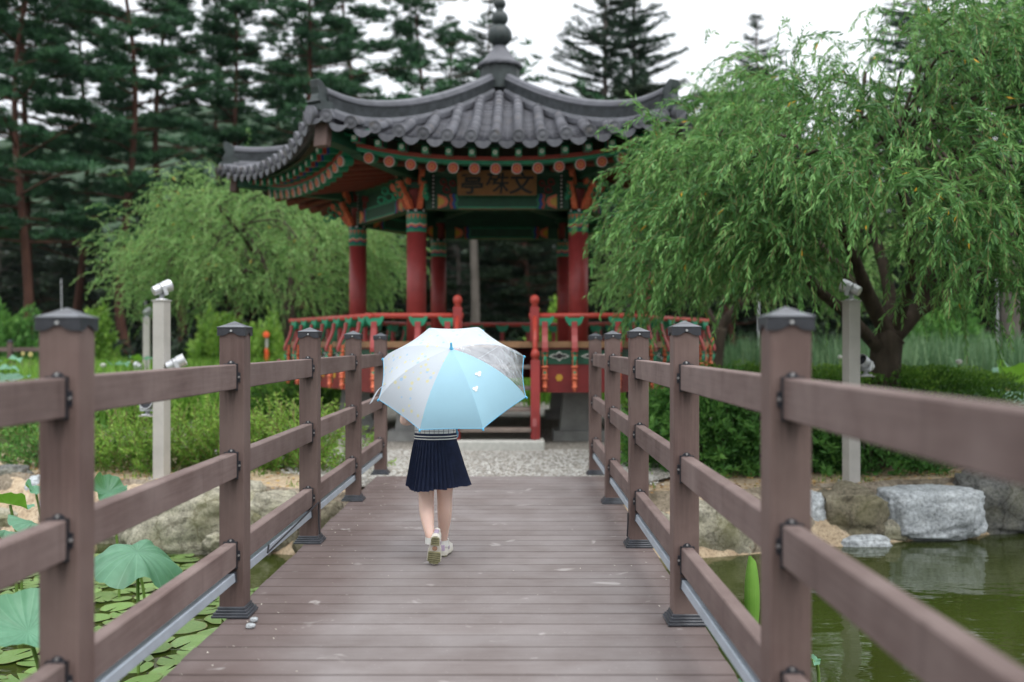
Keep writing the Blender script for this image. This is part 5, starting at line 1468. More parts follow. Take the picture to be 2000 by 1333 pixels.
# ================================================================== PARKED CARS
def carpaint(n, c):
    m, t, p = newmat(n); p.inputs['Base Color'].default_value = (*c,1); p.inputs['Roughness'].default_value = .3
    p.inputs['Coat Weight'].default_value = .6; p.inputs['Coat Roughness'].default_value = .05
    nz = noise(t, 3, 3, .5, coord(t)); r = ramp(t, nz.outputs[0], [(.3,tuple(x*.9 for x in c)),(.7,c)]); t.links.new(r.outputs[0], p.inputs['Base Color']); return m
M['carglass'] = simple('car_glass', (.02,.025,.03), .08, .1, 3, .6); M['tyre'] = simple('tyre', (.02,.02,.02), .8)
M['tail'] = simple('tail_light', (.55,.03,.02), .25); M['rim'] = simple('rim', (.5,.5,.52), .3, .1, 9, .5, .8)
def car(loc, rz, paint, label):
    root = empty('parked_car', loc, rz); tag(root, label, 'car', 'cars parked beyond the trees')
    # body cross-sections along the length (y), (half width, sill, shoulder)
    sec = [(-2.1,.66,.42,.72),(-2.02,.80,.30,.88),(-1.5,.86,.24,.95),(0,.88,.22,.93),(1.3,.87,.24,.90),(1.9,.80,.28,.78),(2.12,.62,.40,.66)]
    mb = MB(); n = 8; vs = []
    for y,w,z0,z1 in sec:
        vs += [(-w*.92,y,z0),(-w,y,z0+.14),(-w,y,(z0+z1)/2),(-w*.95,y,z1),(w*.95,y,z1),(w,y,(z0+z1)/2),(w,y,z0+.14),(w*.92,y,z0)]
    fs = [(j*n+i,(j+1)*n+i,(j+1)*n+(i+1)%n,j*n+(i+1)%n) for j in range(len(sec)-1) for i in range(n)]+[tuple(range(n)),tuple((len(sec)-1)*n+i for i in range(n-1,-1,-1))]
    mb.add(vs, fs); b = mb.build('body', paint, root); auto_smooth(b, 40)
    cab = [(-1.95,.70,.90,.92),(-1.55,.66,.90,1.38),(-.9,.64,.90,1.47),(.1,.64,.90,1.46),(.55,.66,.90,1.36),(1.2,.72,.88,.92)]
    mb = MB(); vs = []
    for y,w,z0,z1 in cab: vs += [(-.80,y,z0),(-w,y,z1-.05 if z1 > 1 else z1),(-w*.85,y,z1),(w*.85,y,z1),(w,y,z1-.05 if z1 > 1 else z1),(.80,y,z0)]
    n = 6; fs = [(j*n+i,(j+1)*n+i,(j+1)*n+(i+1)%n,j*n+(i+1)%n) for j in range(len(cab)-1) for i in range(n)]
    mb.add(vs, fs); c = mb.build('cabin', paint, root); auto_smooth(c, 40)
    for s in (-1,1):
        for (y0,y1,y2,y3) in ((-1.55,-.72,-.72,-1.28),(-.64,.30,.18,-.64),(.38,.95,.52,.28)):
            mb = MB(); P = [(s*.795,y0,.95),(s*.795,y1,.95),(s*.668,y2,1.36),(s*.668,y3,1.36)]
            if y0 == .38: P = [(s*.79,.38,.95),(s*.775,1.0,.95),(s*.70,.55,1.28),(s*.68,.30,1.34)]
            mb.add([(x+s*.012,y,z) for x,y,z in P], [(0,1,2,3)]); mb.build('side_window', M['carglass'], root)
        mb = MB(); mb.cbox(s*.70-.13,s*.70+.13,-2.125,-2.0,.66,.84,.02); mb.build('tail_light', M['tail'], root)
        mb = MB(); mb.cbox(s*.62-.15,s*.62+.15,1.98,2.09,.56,.70,.02); mb.build('headlight', M['lampsilver'], root)
        mb = MB(); mb.cbox(s*.98-.08,s*.98+.08,.62,.78,.92,1.05,.03); mb.build('mirror', paint, root)
        for y in (-1.32,1.32):
            Mx = Matrix.Translation((s*.80,y,.32)) @ Matrix.Rotation(R(90),4,'Y')
            mb = MB(); mb.lathe([(.20,-.1),(.31,-.1),(.325,-.05),(.325,.05),(.31,.1),(.20,.1)], 20, M=Mx); w = mb.build('wheel', M['tyre'], root)
            mb = MB(); mb.lathe([(.2,-.09),(.2,.09),(.05,.095)], 14, M=Mx); mb.build('rim', M['rim'], w)
    for P in ([(-.66,-1.92,.95),(.66,-1.92,.95),(.58,-1.575,1.36),(-.58,-1.575,1.36)], [(-.68,1.16,.95),(.68,1.16,.95),(.6,.60,1.34),(-.6,.60,1.34)]):
        s = -1 if P[0][1] < 0 else 1
        mb = MB(); mb.add([(x,y+s*.015,z+.012) for x,y,z in P], [(0,1,2,3)]); mb.build('windscreen', M['carglass'], root)
    return root
white, darkp, silver = carpaint('white_paint',(.78,.79,.80)), carpaint('dark_paint',(.03,.035,.05)), carpaint('silver_paint',(.5,.51,.53))
def car_at(px, Y, rz, paint, lb): car(((px-1008)*Y/F, Y, GZ), rz, paint, lb)
car_at(170, 37, R(62), white, 'white car parked left of the left lamp post')
car_at(390, 41, R(80), darkp, 'dark car parked right of the left lamp post')
car_at(492, 44, R(20), darkp, 'dark car parked behind the second left railing post')
car_at(640, 42, R(80), silver, 'pale car seen through the left pavilion railing')
car_at(1860, 34, R(75), white, 'white car parked under the young tree at right')
car_at(1985, 32, R(85), silver, 'silver car at the right edge behind the trunk')
# orange marker post
p = at(521, 648, 27); root = empty('marker_post', (p.x,27,GZ)); tag(root, 'orange marker post with round red head beyond the left marsh', 'marker')
mb = MB(); mb.tube([(0,0,0),(0,0,1.5)], .04, 10); mb.build('post', M['lamppost'], root)
M['signal'] = simple('signal_orange', (.75,.10,.03), .5)
mb = MB(); mb.lathe([(.05,.75),(.06,.8),(.06,1.1),(.05,1.15)], 14); mb.build('sleeve', M['signal'], root, True)
mb = MB(); mb.lathe([(.02,-.03),(.085,-.025),(.085,.025),(.02,.03)], 20, M=Matrix.Translation((0,-.05,1.52)) @ Matrix.Rotation(R(90),4,'X')); mb.build('head', M['signal'], root)

# ================================================================== LOTUS AND LILIES
def padmat(name, a, b, c, vein, rough=.35, trans=.25):
    m, t, p = newmat(name); co = coord(t); oi = N(t,'ShaderNodeObjectInfo')
    sx = N(t,'ShaderNodeSeparateXYZ'); t.links.new(co, sx.inputs[0])
    an = N(t,'ShaderNodeMath', operation='ARCTAN2'); t.links.new(sx.outputs[1], an.inputs[0]); t.links.new(sx.outputs[0], an.inputs[1])
    w = N(t,'ShaderNodeMath', operation='MULTIPLY'); w.inputs[1].default_value = 20.; t.links.new(an.outputs[0], w.inputs[0])
    s = N(t,'ShaderNodeMath', operation='SINE'); t.links.new(w.outputs[0], s.inputs[0])
    vr = ramp(t, s.outputs[0], [(.90,(0,0,0)),(1,(1,1,1))])
    n = noise(t, 9, 5, .6, co); r = ramp(t, n.outputs[0], [(.3,a),(.55,b),(.8,c)])
    col = mixc(t, mixc(t, .10 if 'lily' in name else .4, (0,0,0), vr.outputs[0]), r.outputs[0], vein)
    mr = N(t,'ShaderNodeMapRange'); mr.inputs[3].default_value = .7; mr.inputs[4].default_value = 1.2; t.links.new(oi.outputs['Random'], mr.inputs[0])
    hs = N(t,'ShaderNodeHueSaturation'); t.links.new(mr.outputs[0], hs.inputs['Value']); t.links.new(col, hs.inputs['Color'])
    n2 = noise(t, 3.2, 4, .6, co); yq = ramp(t, n2.outputs[0], [(.63,(0,0,0)),(.70,(1,1,1))])
    col2 = mixc(t, mixc(t, .55, (0,0,0), yq.outputs[0]), hs.outputs[0], (.36,.30,.04)) if 'lily' in name else hs.outputs[0]
    rl_ = N(t,'ShaderNodeVectorMath', operation='LENGTH'); t.links.new(co, rl_.inputs[0])
    if 'lily' in name:                                 # browned, nibbled rims
        rn = N(t,'ShaderNodeMath', operation='MULTIPLY_ADD'); rn.inputs[1].default_value = .5; t.links.new(n.outputs[0], rn.inputs[0]); t.links.new(rl_.outputs[1], rn.inputs[2])
        rq = ramp(t, rn.outputs[0], [(.0,(0,0,0)),(1,(0,0,0))]); mr2 = N(t,'ShaderNodeMapRange'); mr2.inputs[1].default_value = 1.18; mr2.inputs[2].default_value = 1.32; t.links.new(rn.outputs[0], mr2.inputs[0])
        col2 = mixc(t, mr2.outputs[0], col2, (.15,.10,.035))
    bf = N(t,'ShaderNodeNewGeometry')
    col3 = mixc(t, bf.outputs['Backfacing'], col2, (.16,.36,.03)) if 'lotus' in name else col2
    t.links.new(col3, p.inputs['Base Color']); p.inputs['Roughness'].default_value = rough
    b = bump(t, p, s.outputs[0], .06 if 'lily' in name else .25, .004)
    tr = N(t,'ShaderNodeBsdfTranslucent'); tr.inputs[0].default_value = (.22,.48,.05,1)
    ms = N(t,'ShaderNodeMixShader'); ms.inputs[0].default_value = trans; t.links.new(p.outputs[0], ms.inputs[1]); t.links.new(tr.outputs[0], ms.inputs[2])
    t.links.new(ms.outputs[0], t.nodes['Material Output'].inputs[0])
    return m
M['lotus'] = padmat('lotus_leaf', (.060,.165,.098), (.088,.225,.138), (.125,.28,.175), (.17,.34,.22), .5, .22)
M['lily'] = padmat('lily_pad', (.10,.19,.050), (.165,.27,.080), (.25,.34,.13), (.22,.34,.14), .28, .05)
M['stalk'] = simple('lotus_stalk', (.12,.20,.04), .5)
def lotus_mesh(rad, cup, wave, seed, folds=0.):
    rng = random.Random(seed); mb = MB(); K, n = 9, 48; ph = [rng.random()*6.28 for _ in range(5)]
    vs = [(0,0,0)]
    for j in range(1,K+1):
        f = j/K
        for q in range(n):
            a = 2*math.pi*q/n
            rr_ = rad*f*(1+f*(.05*math.sin(3*a+ph[0])+.04*math.sin(5*a+ph[1])+.02*math.sin(11*a+ph[4])))
            z = rad*(cup*f*f*(1 if cup > 0 else f**.6)+wave*f**2.2*(math.sin(2*a+ph[2])*.6+.4*math.sin(5*a+ph[3])+.22*math.sin(9*a+ph[0])))+folds*rad*f*f*abs(math.sin(a))
            z += .008*math.sin(20*a)*f*rad*2
            vs.append((rr_*math.cos(a), rr_*math.sin(a), z))
    fs = [(0,1+q,1+(q+1)%n) for q in range(n)]
    fs += [(1+(j-1)*n+q, 1+j*n+q, 1+j*n+(q+1)%n, 1+(j-1)*n+(q+1)%n) for j in range(1,K) for q in range(n)]
    mb.add(vs, fs); return mb.mesh('leaf_blade', M['lotus'], True)
def lotus(p, rad, cup, wave, seed, tilt, label, foot=None, folds=0.):
    root = empty('lotus_leaf', (p[0],p[1],WATER_Z if p[1] < 9.5 else GZ)); tag(root, label, 'lotus leaf', 'lotus leaves')
    h = p[2]-root.location.z
    b = link('leaf_blade', lotus_mesh(rad, cup, wave, seed, folds), root); b.location = (0,0,h); b.rotation_euler = tilt
    f = foot or (.05,.06)
    mb = MB(); mb.tube(curve_pts([(f[0],f[1],-.2),(f[0]*.8,f[1]*.8,h*.5),(0,0,h-.005)],5), .0085, 7); mb.build('stalk', M['stalk'], root, True)
    return root
def lot(px, py, Y, wpx, cup, wave, seed, tilt, lb, **k): lotus(at(px,py,Y), wpx*Y/F/2, cup, wave, seed, tilt, lb, **k)
lot(268,1078, 5.2, 178, -.42,.30, 1, (R(14),R(8),.3), 'large drooping blue green lotus leaf behind the left rails', foot=(.03,-.06))
lot(55,1232, 4.0, 175, .30,.16, 2, (R(24),R(-14),1.2), 'cupped lotus leaf at the left edge below the middle rail')
lot(20,985, 6.2, 84, .25,.40, 3, (R(18),R(10),2.2), 'wavy lotus leaf at the left edge in front of the grey boulder')
lot(64,1022, 6.0, 92, -.25,.22, 4, (R(12),R(22),.8), 'small tilted lotus leaf left of the nearest left post')
lot(10,1038, 5.6, 80, -.2,.2, 5, (R(10),R(-10),3.), 'dark lotus leaf half outside the left edge')
lot(212,962, 6.6, 66, .5,.40, 6, (R(38),R(10),.5), 'bright lotus leaf rim above the left middle rail')
lot(70,960, 6.8, 46, .35,.35, 7, (R(25),R(0),1.5), 'small bright lotus leaf before the upright granite stone')
lot(262,1085, 5.75, 60, .3,.2, 8, (R(10),R(0),0), 'lotus leaf under the large drooping one')
lot(1588,1290, 4.9, 24, .4,.4, 9, (R(30),R(40),0), 'small curled lotus leaf right of the nearest right post')
lot(1448,1342, 4.2, 30, .3,.3, 19, (R(20),R(20),0), 'tiny lotus leaf at the bottom beside the right light bar')
lot(1985,768, 11.6, 120, -.15,.25, 10, (R(8),R(-5),1), 'pale lotus leaf at the right edge behind the hedge')
lot(2010,742, 12.4, 120, .25,.25, 11, (R(15),R(5),2), 'bright lotus leaf with raised rim at the right edge')
lot(1990,715, 13.5, 110, -.1,.2, 12, (R(5),R(8),3), 'farther pale lotus leaf at the right edge')
for i, (px,py,Y) in enumerate(((15,705,16),(30,738,13.5),(12,752,13),(285,700,17),(225,712,16.5),(95,745,14.5),(395,735,15),(5,722,15))):
    lot(px,py,Y, 55, .05,.25, 20+i, (R(rnd.uniform(0,15)),R(rnd.uniform(-10,10)),i), ['pale lotus leaf among the marsh plants at the left edge','lotus leaf under the distant railing post','lowest lotus leaf among the marsh plants at left','lotus leaf beside the distant lamp post','lotus leaf below the white lotus flower','lotus leaf hidden behind the nearest left post','lotus leaf right of the left lamp post','lotus leaf at the left edge behind the distant post'][i])
# rolled young leaf on the right
p = at(1470,1255,4.75); root = empty('lotus_leaf', (p.x,p.y,WATER_Z)); tag(root, 'rolled young lotus leaf standing upright beside the right railing', 'lotus leaf', 'lotus leaves')
mb = MB(); n = 14; K = 10; vs = []
for j in range(K+1):
    f = j/K; z = .30+.37*f; r_ = .036*math.sin(math.pi*(f*.80+.10))**.7+.004
    for q in range(n):
        a = 2*math.pi*(q/(n-1))*1.35; rr_ = r_*(1-.30*q/(n-1)+.03*math.sin(3*a))
        vs.append((rr_*math.cos(a+2.), rr_*math.sin(a+2.), z+.02*math.sin(a)*f))
mb.add(vs, [(j*n+q,j*n+q+1,(j+1)*n+q+1,(j+1)*n+q) for j in range(K) for q in range(n-1)])
M['younglotus'] = padmat('young_lotus', (.16,.36,.05), (.22,.44,.07), (.30,.52,.12), (.30,.50,.12), .5, .4)
mb.build('rolled_blade', M['younglotus'], root, True)
mb = MB(); mb.tube([(0,0,-.3),(0,0,.34)], .008, 7); mb.build('stalk', M['stalk'], root)
# floating lily pads
def lily_mesh(seed):
    rng = random.Random(seed); mb = MB(); n = 30; ph = rng.random()*6
    gap = .14; vs = [(0,0,.003)]
    for f in (.55,1.):
        for q in range(n+1):
            a = gap+(2*math.pi-2*gap)*q/n; r_ = f*(1+.03*math.sin(4*a+ph)+.02*math.sin(7*a))
            vs.append((r_*math.cos(a), r_*math.sin(a), .004+(.035*max(0,math.sin(2*a+ph))**3 if f == 1 else .0)+.006*math.sin(3*a+ph)*f))
    m = n+1
    fs = [(0,1+q,2+q) for q in range(n)]+[(1+q,1+m+q,2+m+q,2+q) for q in range(n)]
    mb.add(vs, fs); return mb.mesh('lily_pad', M['lily'], True)
LM = [lily_mesh(i) for i in range(6)]
rg = random.Random(21); pads = []; tries = 0
while len(pads) < 230 and tries < 30000:
    tries += 1
    y = rg.uniform(2.5,8.0); x = rg.uniform(-4.8,-1.10)
    if y > edge_y(x)-.15: continue
    px = 1008+F*x/y; py = 672+F*(HC-WATER_Z)/y
    if px < -40 or py > 1400: continue
    dens = 1. if py > 1120 else .55
    if rg.random() > dens: continue
    r_ = rg.uniform(.07,.155)*(1 if y < 6.5 else .8)
    if px > 380 and py < 1150: continue
    if any((x-a)**2+(y-b)**2 < ((r_+c)*.74)**2 for a,b,c in pads): continue
    pads.append((x,y,r_))
for i, (x,y,r_) in enumerate(pads):
    o = link('lily_pad', LM[i % 6]); o.location = (x,y,WATER_Z+.004+.0025*(i%4)); o.scale = (r_,r_*rg.uniform(.82,1),r_); o.rotation_euler = (R(rg.uniform(-3,3)),R(rg.uniform(-3,3)),rg.random()*6.28)
    tag(o, 'round green lily pad floating on the pond left of the bridge', 'lily pad', 'lily pads on the left pond')
# lotus flowers
def flower(px, py, Y, s, mat, lb, bud=False):
    p = at(px,py,Y); root = empty('lotus_flower', (p.x,p.y,GZ)); tag(root, lb, 'flower', 'lotus flowers'); h = p.z-GZ
    mb = MB(); mb.tube([(0,0,0),(0,0,h-s*.3)], .012, 6); mb.build('stalk', M['stalk'], root)
    for ring, (k, op) in enumerate(((5,.15),(7,.45),(8,.75)) if not bud else ((4,.02),(5,.06))):
        for q in range(k):
            a = 2*math.pi*q/k+ring*.4; mb = MB(); vs = []
            for j in range(5):
                f = j/4; w = s*.42*math.sin(math.pi*(f*.85+.1)); r_ = s*(.12+op*f*(1.1-.4*f)) ; z = h+s*(f*1.05*(1-.35*op)-.35)
                for u in (-1,0,1): vs.append((r_*math.cos(a)-u*w*math.sin(a), r_*math.sin(a)+u*w*math.cos(a), z+abs(u)*.06*s))
            mb.add(vs, [(j*3+i,j*3+i+1,(j+1)*3+i+1,(j+1)*3+i) for j in range(4) for i in range(2)]); mb.build('petal', mat, root, True)
M['petalw'] = simple('white_petal', (.82,.81,.78), .5, .05); M['petaly'] = simple('cream_bud', (.62,.55,.25), .5, .1); M['petalp'] = simple('pink_petal', (.72,.30,.34), .5, .1)
flower(202,716,15.5,.075,M['petalw'],'white lotus flower among the marsh plants at left')
flower(258,708,17,.05,M['petaly'],'small cream flower right of the white lotus flower')
flower(45,693,17,.07,M['petaly'],'left of the two cream buds by the distant railing',True)
flower(60,695,17,.085,M['petaly'],'right of the two cream buds by the distant railing',True)
flower(545,706,16,.05,M['petalp'],'pink flower seen over the left top rail')
flower(1873,709,12,.06,M['petalw'],'white flower on top of the rounded hedge')
flower(1641,699,14,.05,M['petalw'],'small white flower left of the right lamp post')
flower(1967,762,12.2,.055,M['petaly'],'cream flower beside the lotus leaves at the right edge')

# ================================================================== THE CHILD AND THE UMBRELLA
CX, CY = -.425, 5.245
child = empty('person', (CX,CY,0)); tag(child, 'child in navy pleated skirt walking away under a pale blue umbrella', 'person')
def skinmat():
    m, t, p = newmat('skin'); co = coord(t); n = noise(t, 9, 4, .5, co)
    r = ramp(t, n.outputs[0], [(.3,(.70,.47,.38)),(.7,(.80,.58,.49))]); t.links.new(r.outputs[0], p.inputs['Base Color'])
    p.inputs['Roughness'].default_value = .5; p.inputs['Subsurface Weight'].default_value = .15; p.inputs['Subsurface Radius'].default_value = (.02,.008,.004); p.inputs['Subsurface Scale'].default_value = .5
    return m
M['skin'] = skinmat()
HND = Vector((.098,.245,.715))                       # right hand on the handle
HL = Vector((.082,.225,.775))                        # left hand above it
nodes = {}; edges = []; radii = {}
def nd(k, p, r, parent=None):
    nodes[k] = (Vector(p), r); 
    if parent: edges.append((parent, k))
nd('pel',(0,0,.585),(.082,.065)); nd('wai',(0,.0,.665),(.078,.06),'pel'); nd('che',(0,.0,.775),(.088,.062),'wai'); nd('sho',(0,.0,.85),(.075,.05),'che')
nd('nek',(0,.005,.892),(.034,.034),'sho'); nd('chn',(0,.018,.935),(.048,.052),'nek'); nd('hd1',(0,.018,.985),(.071,.078),'chn'); nd('hd2',(0,.010,1.035),(.073,.080),'hd1'); nd('hd3',(0,.005,1.075),(.048,.052),'hd2')
# legs: left pushed back on its toe, right planted ahead
nd('lh',(-.046,-.002,.55),(.058,.058),'pel'); nd('lt',(-.050,.008,.43),(.052,.052),'lh'); nd('lk',(-.050,.012,.335),(.041,.043),'lt'); nd('lc',(-.043,-.030,.265),(.040,.043),'lk'); nd('ls',(-.030,-.066,.195),(.030,.031),'lc'); nd('la',(-.018,-.088,.148),(.0235,.025),'ls'); nd('lf',(-.014,-.080,.110),(.024,.022),'la')
nd('rh',(.046,.004,.55),(.058,.058),'pel'); nd('rt',(.046,.035,.43),(.052,.052),'rh'); nd('rk',(.045,.058,.325),(.041,.043),'rt'); nd('rc',(.044,.075,.245),(.041,.044),'rk'); nd('rs',(.036,.115,.155),(.030,.031),'rc'); nd('ra',(.030,.150,.085),(.0235,.025),'rs'); nd('rf',(.028,.170,.050),(.024,.022),'ra')
# arms
nd('lS',(-.108,.0,.845),(.036,.034),'sho'); nd('lu',(-.150,-.006,.79),(.031,.031),'lS'); nd('le',(-.168,-.012,.735),(.026,.026),'lu'); nd('lw',(-.07,.12,.755),(.023,.023),'le'); nd('lv',HL+Vector((-.055,-.035,-.004)),(.017,.017),'lw'); nd('lp',HL+Vector((-.026,-.014,0)),(.020,.016),'lv')
nd('rS',(.108,.0,.845),(.036,.034),'sho'); nd('ru',(.145,.015,.785),(.031,.031),'rS'); nd('re',(.158,.055,.725),(.026,.026),'ru'); nd('rw',(.140,.15,.712),(.023,.023),'re'); nd('rv',HND+Vector((.025,-.040,-.003)),(.017,.017),'rw'); nd('rp',HND+Vector((.018,-.018,0)),(.020,.016),'rv')
# five fingers each, closed round the shaft
for side, H, sx in (('l',HL,-1),('r',HND,1)):
    pal = side+'p'
    for i, dz in enumerate((.020,.007,-.006,-.018)):
        L = (.95,1.05,1.,.82)[i]
        a = H+Vector((sx*.016,.004,dz)); b = H+Vector((sx*.004,.019*L,dz*1.05)); c = H+Vector((-sx*.013*L,.013,dz*1.05)); d = H+Vector((-sx*.015*L,-.001,dz))
        nd(f'{side}f{i}a',a,(.0075,.0075),pal); nd(f'{side}f{i}b',b,(.0068,.0068),f'{side}f{i}a'); nd(f'{side}f{i}c',c,(.0062,.0062),f'{side}f{i}b'); nd(f'{side}f{i}d',d,(.0055,.0055),f'{side}f{i}c')
    nd(f'{side}ta',H+Vector((sx*.006,-.018,.016)),(.0085,.0085),pal); nd(f'{side}tb',H+Vector((-sx*.008,-.016,.022)),(.0075,.0075),f'{side}ta'); nd(f'{side}tc',H+Vector((-sx*.016,-.006,.025)),(.006,.006),f'{side}tb')
keys = list(nodes); idx = {k:i for i,k in enumerate(keys)}
me = bpy.data.meshes.new('body'); me.from_pydata([nodes[k][0] for k in keys], [(idx[a],idx[b]) for a,b in edges], [])
body = link('body', me, child); me.materials.append(M['skin'])
sk = body.modifiers.new('skin', 'SKIN'); sk.use_smooth_shade = True; sk.branch_smoothing = .6
for i, k in enumerate(keys):
    sv = me.skin_vertices[0].data[i]; sv.radius = nodes[k][1]; sv.use_root = (k == 'pel')
sb = body.modifiers.new('subdivision', 'SUBSURF'); sb.levels = 2; sb.render_levels = 2
# face: eyes, nose, ears, mouth
for s in (-1,1):
    mb = MB(); mb.lathe([(.002,-.009),(.008,-.006),(.0105,0),(.008,.006),(.002,.009)], 12, (s*.030,.089,1.0)); e = mb.build('eye', M['inkblack'], body, True)
    mb = MB(); mb.prism([(.011*math.cos(a)*1.1,.02*math.sin(a)) for a in np.linspace(0,6.28,13)[:-1]], -.006, .006, Matrix.Translation((s*.073,.012,.99)) @ Matrix.Rotation(R(90),4,'Y') @ Matrix.Rotation(R(90),4,'Z')); mb.build('ear', M['skin'], body, True)
mb = MB(); mb.lathe([(.002,-.012),(.009,-.008),(.007,.004),(.003,.018)], 10, (0,.094,.975)); mb.build('nose', M['skin'], body, True)
mb = MB(); mb.tube([(-.017,.076,.948),(0,.083,.945),(.017,.076,.948)], .0035, 6); mb.build('mouth', M['orange'], body, True)
# hair: short bob
M['hair'] = simple('dark_hair', (.016,.012,.010), .4, .4, 30, .5)
mb = MB(); K, n = 10, 28; vs = []
for j in range(K+1):
    for q in range(n):
        a = 2*math.pi*q/n; back = .5-.5*math.sin(a)          # 1 at the back (-y)
        low = .905+.075*(1-back)**2 if back < .35 else .905
        f = j/K; th = f*math.pi*.5
        if f < .62: g_ = f/.62; z = 1.135-.11*(1-math.cos(g_*math.pi/2)); r_ = .090*math.sin(g_*math.pi/2)
        else: g_ = (f-.62)/.38; z = 1.025+(low-1.025)*g_; r_ = .090+.004*math.sin(g_*3)
        if back < .35 and f > .62: z = 1.025-.02*g_
        vs.append((r_*.97*math.cos(a)*(1+.012*math.sin(q*5)), .006+r_*1.03*math.sin(a)*(1+.012*math.cos(q*7)), z))
mb.add(vs, [(j*n+q,(j+1)*n+q,(j+1)*n+(q+1)%n,j*n+(q+1)%n) for j in range(K) for q in range(n)]); mb.build('hair', M['hair'], child, True)
# shirt: pale with dark window-pane check
def shirtmat():
    m, t, p = newmat('check_shirt'); co = coord(t); sx = N(t,'ShaderNodeSeparateXYZ'); t.links.new(co, sx.inputs[0])
    outs = []
    for i, per in ((0,.0245),(2,.024)):
        md = N(t,'ShaderNodeMath', operation='PINGPONG'); md.inputs[1].default_value = per/2; t.links.new(sx.outputs[i], md.inputs[0])
        lt = N(t,'ShaderNodeMath', operation='LESS_THAN'); lt.inputs[1].default_value = .0011; t.links.new(md.outputs[0], lt.inputs[0]); outs.append(lt.outputs[0])
    mxm = N(t,'ShaderNodeMath', operation='MAXIMUM'); t.links.new(outs[0], mxm.inputs[0]); t.links.new(outs[1], mxm.inputs[1])
    c = mixc(t, mxm.outputs[0], (.66,.66,.64), (.05,.055,.07)); t.links.new(c, p.inputs['Base Color']); p.inputs['Roughness'].default_value = .85
    n = noise(t, 22, 3, .5, co); bump(t, p, n.outputs[0], .4, .006); return m
M['shirt'] = shirtmat()
def shell(name, rings, mat, parent, n=40):
    mb = MB(); vs = []
    for (cx_,cy_,z,rx,ry) in rings:
        for q in range(n):
            a = 2*math.pi*q/n; w = 1+.012*math.sin(7*a+z*40)
            vs.append((cx_+rx*w*math.cos(a), cy_+ry*w*math.sin(a), z))
    mb.add(vs, [(j*n+q,j*n+(q+1)%n,(j+1)*n+(q+1)%n,(j+1)*n+q) for j in range(len(rings)-1) for q in range(n)])
    return mb.build(name, mat, parent, True)
sh = shell('shirt', [(0,0,.655,.104,.082),(0,0,.69,.108,.085),(0,0,.74,.110,.084),(0,0,.80,.114,.082),(0,0,.845,.108,.075),(0,0,.872,.075,.06),(0,.003,.892,.046,.046)], M['shirt'], child)
for s, a, b in ((-1,'lS','lu'),(1,'rS','ru')):
    p, q = nodes[a][0], nodes[b][0]
    mb = MB(); d = (q-p).normalized(); mb.tube([p-d*.04+Vector((-s*.03,0,.0)), p, p.lerp(q,.5), q+d*.012], [.040,.048,.047,.046], 16, False); mb.build('sleeve', M['shirt'], sh, True)
# pleated skirt with striped band
M['navy'] = simple('navy_cloth', (.011,.017,.042), .8, .25, 30, .25, 0, .2)
mb = MB(); n = 264; K = 12; vs = []; rg = random.Random(2); PL = 44
off = [rg.uniform(-.012,.012) for _ in range(PL)]
for j in range(K+1):
    f = j/K; z = .652-.252*f; rx = .108+.055*f**.85; ry = .086+.060*f**.85
    for q in range(n):
        a = 2*math.pi*q/n; ph_ = (q % (n//PL))/(n//PL); pl_ = q//(n//PL)
        saw = (ph_-.5)*.5 if ph_ < .85 else (.5-(ph_-.85)/.15)*.35*-1
        amp = (.010+.030*f)*saw*1.0
        sway = .012*f*f*math.sin(3*a+1.)+.008*f*f*math.sin(5*a)
        dz = -.006*f*math.sin(2*a-.4)+ off[pl_]*.35*f
        vs.append(((rx+amp+sway)*math.cos(a)+.006*f, (ry+amp+sway)*math.sin(a), z+dz))
mb.add(vs, [(j*n+q,(j+1)*n+q,(j+1)*n+(q+1)%n,j*n+(q+1)%n) for j in range(K) for q in range(n)])
skt = mb.build('skirt', M['navy'], child); auto_smooth(skt, 50)
shell('waistband', [(0,0,.643,.110,.088),(0,0,.650,.112,.090),(0,0,.678,.111,.089),(0,0,.683,.107,.085)], M['navy'], skt)
for z in (.655,.669): shell('stripe', [(0,0,z-.0026,.1135,.0915),(0,0,z+.0026,.1135,.0915)], M['white'], skt)
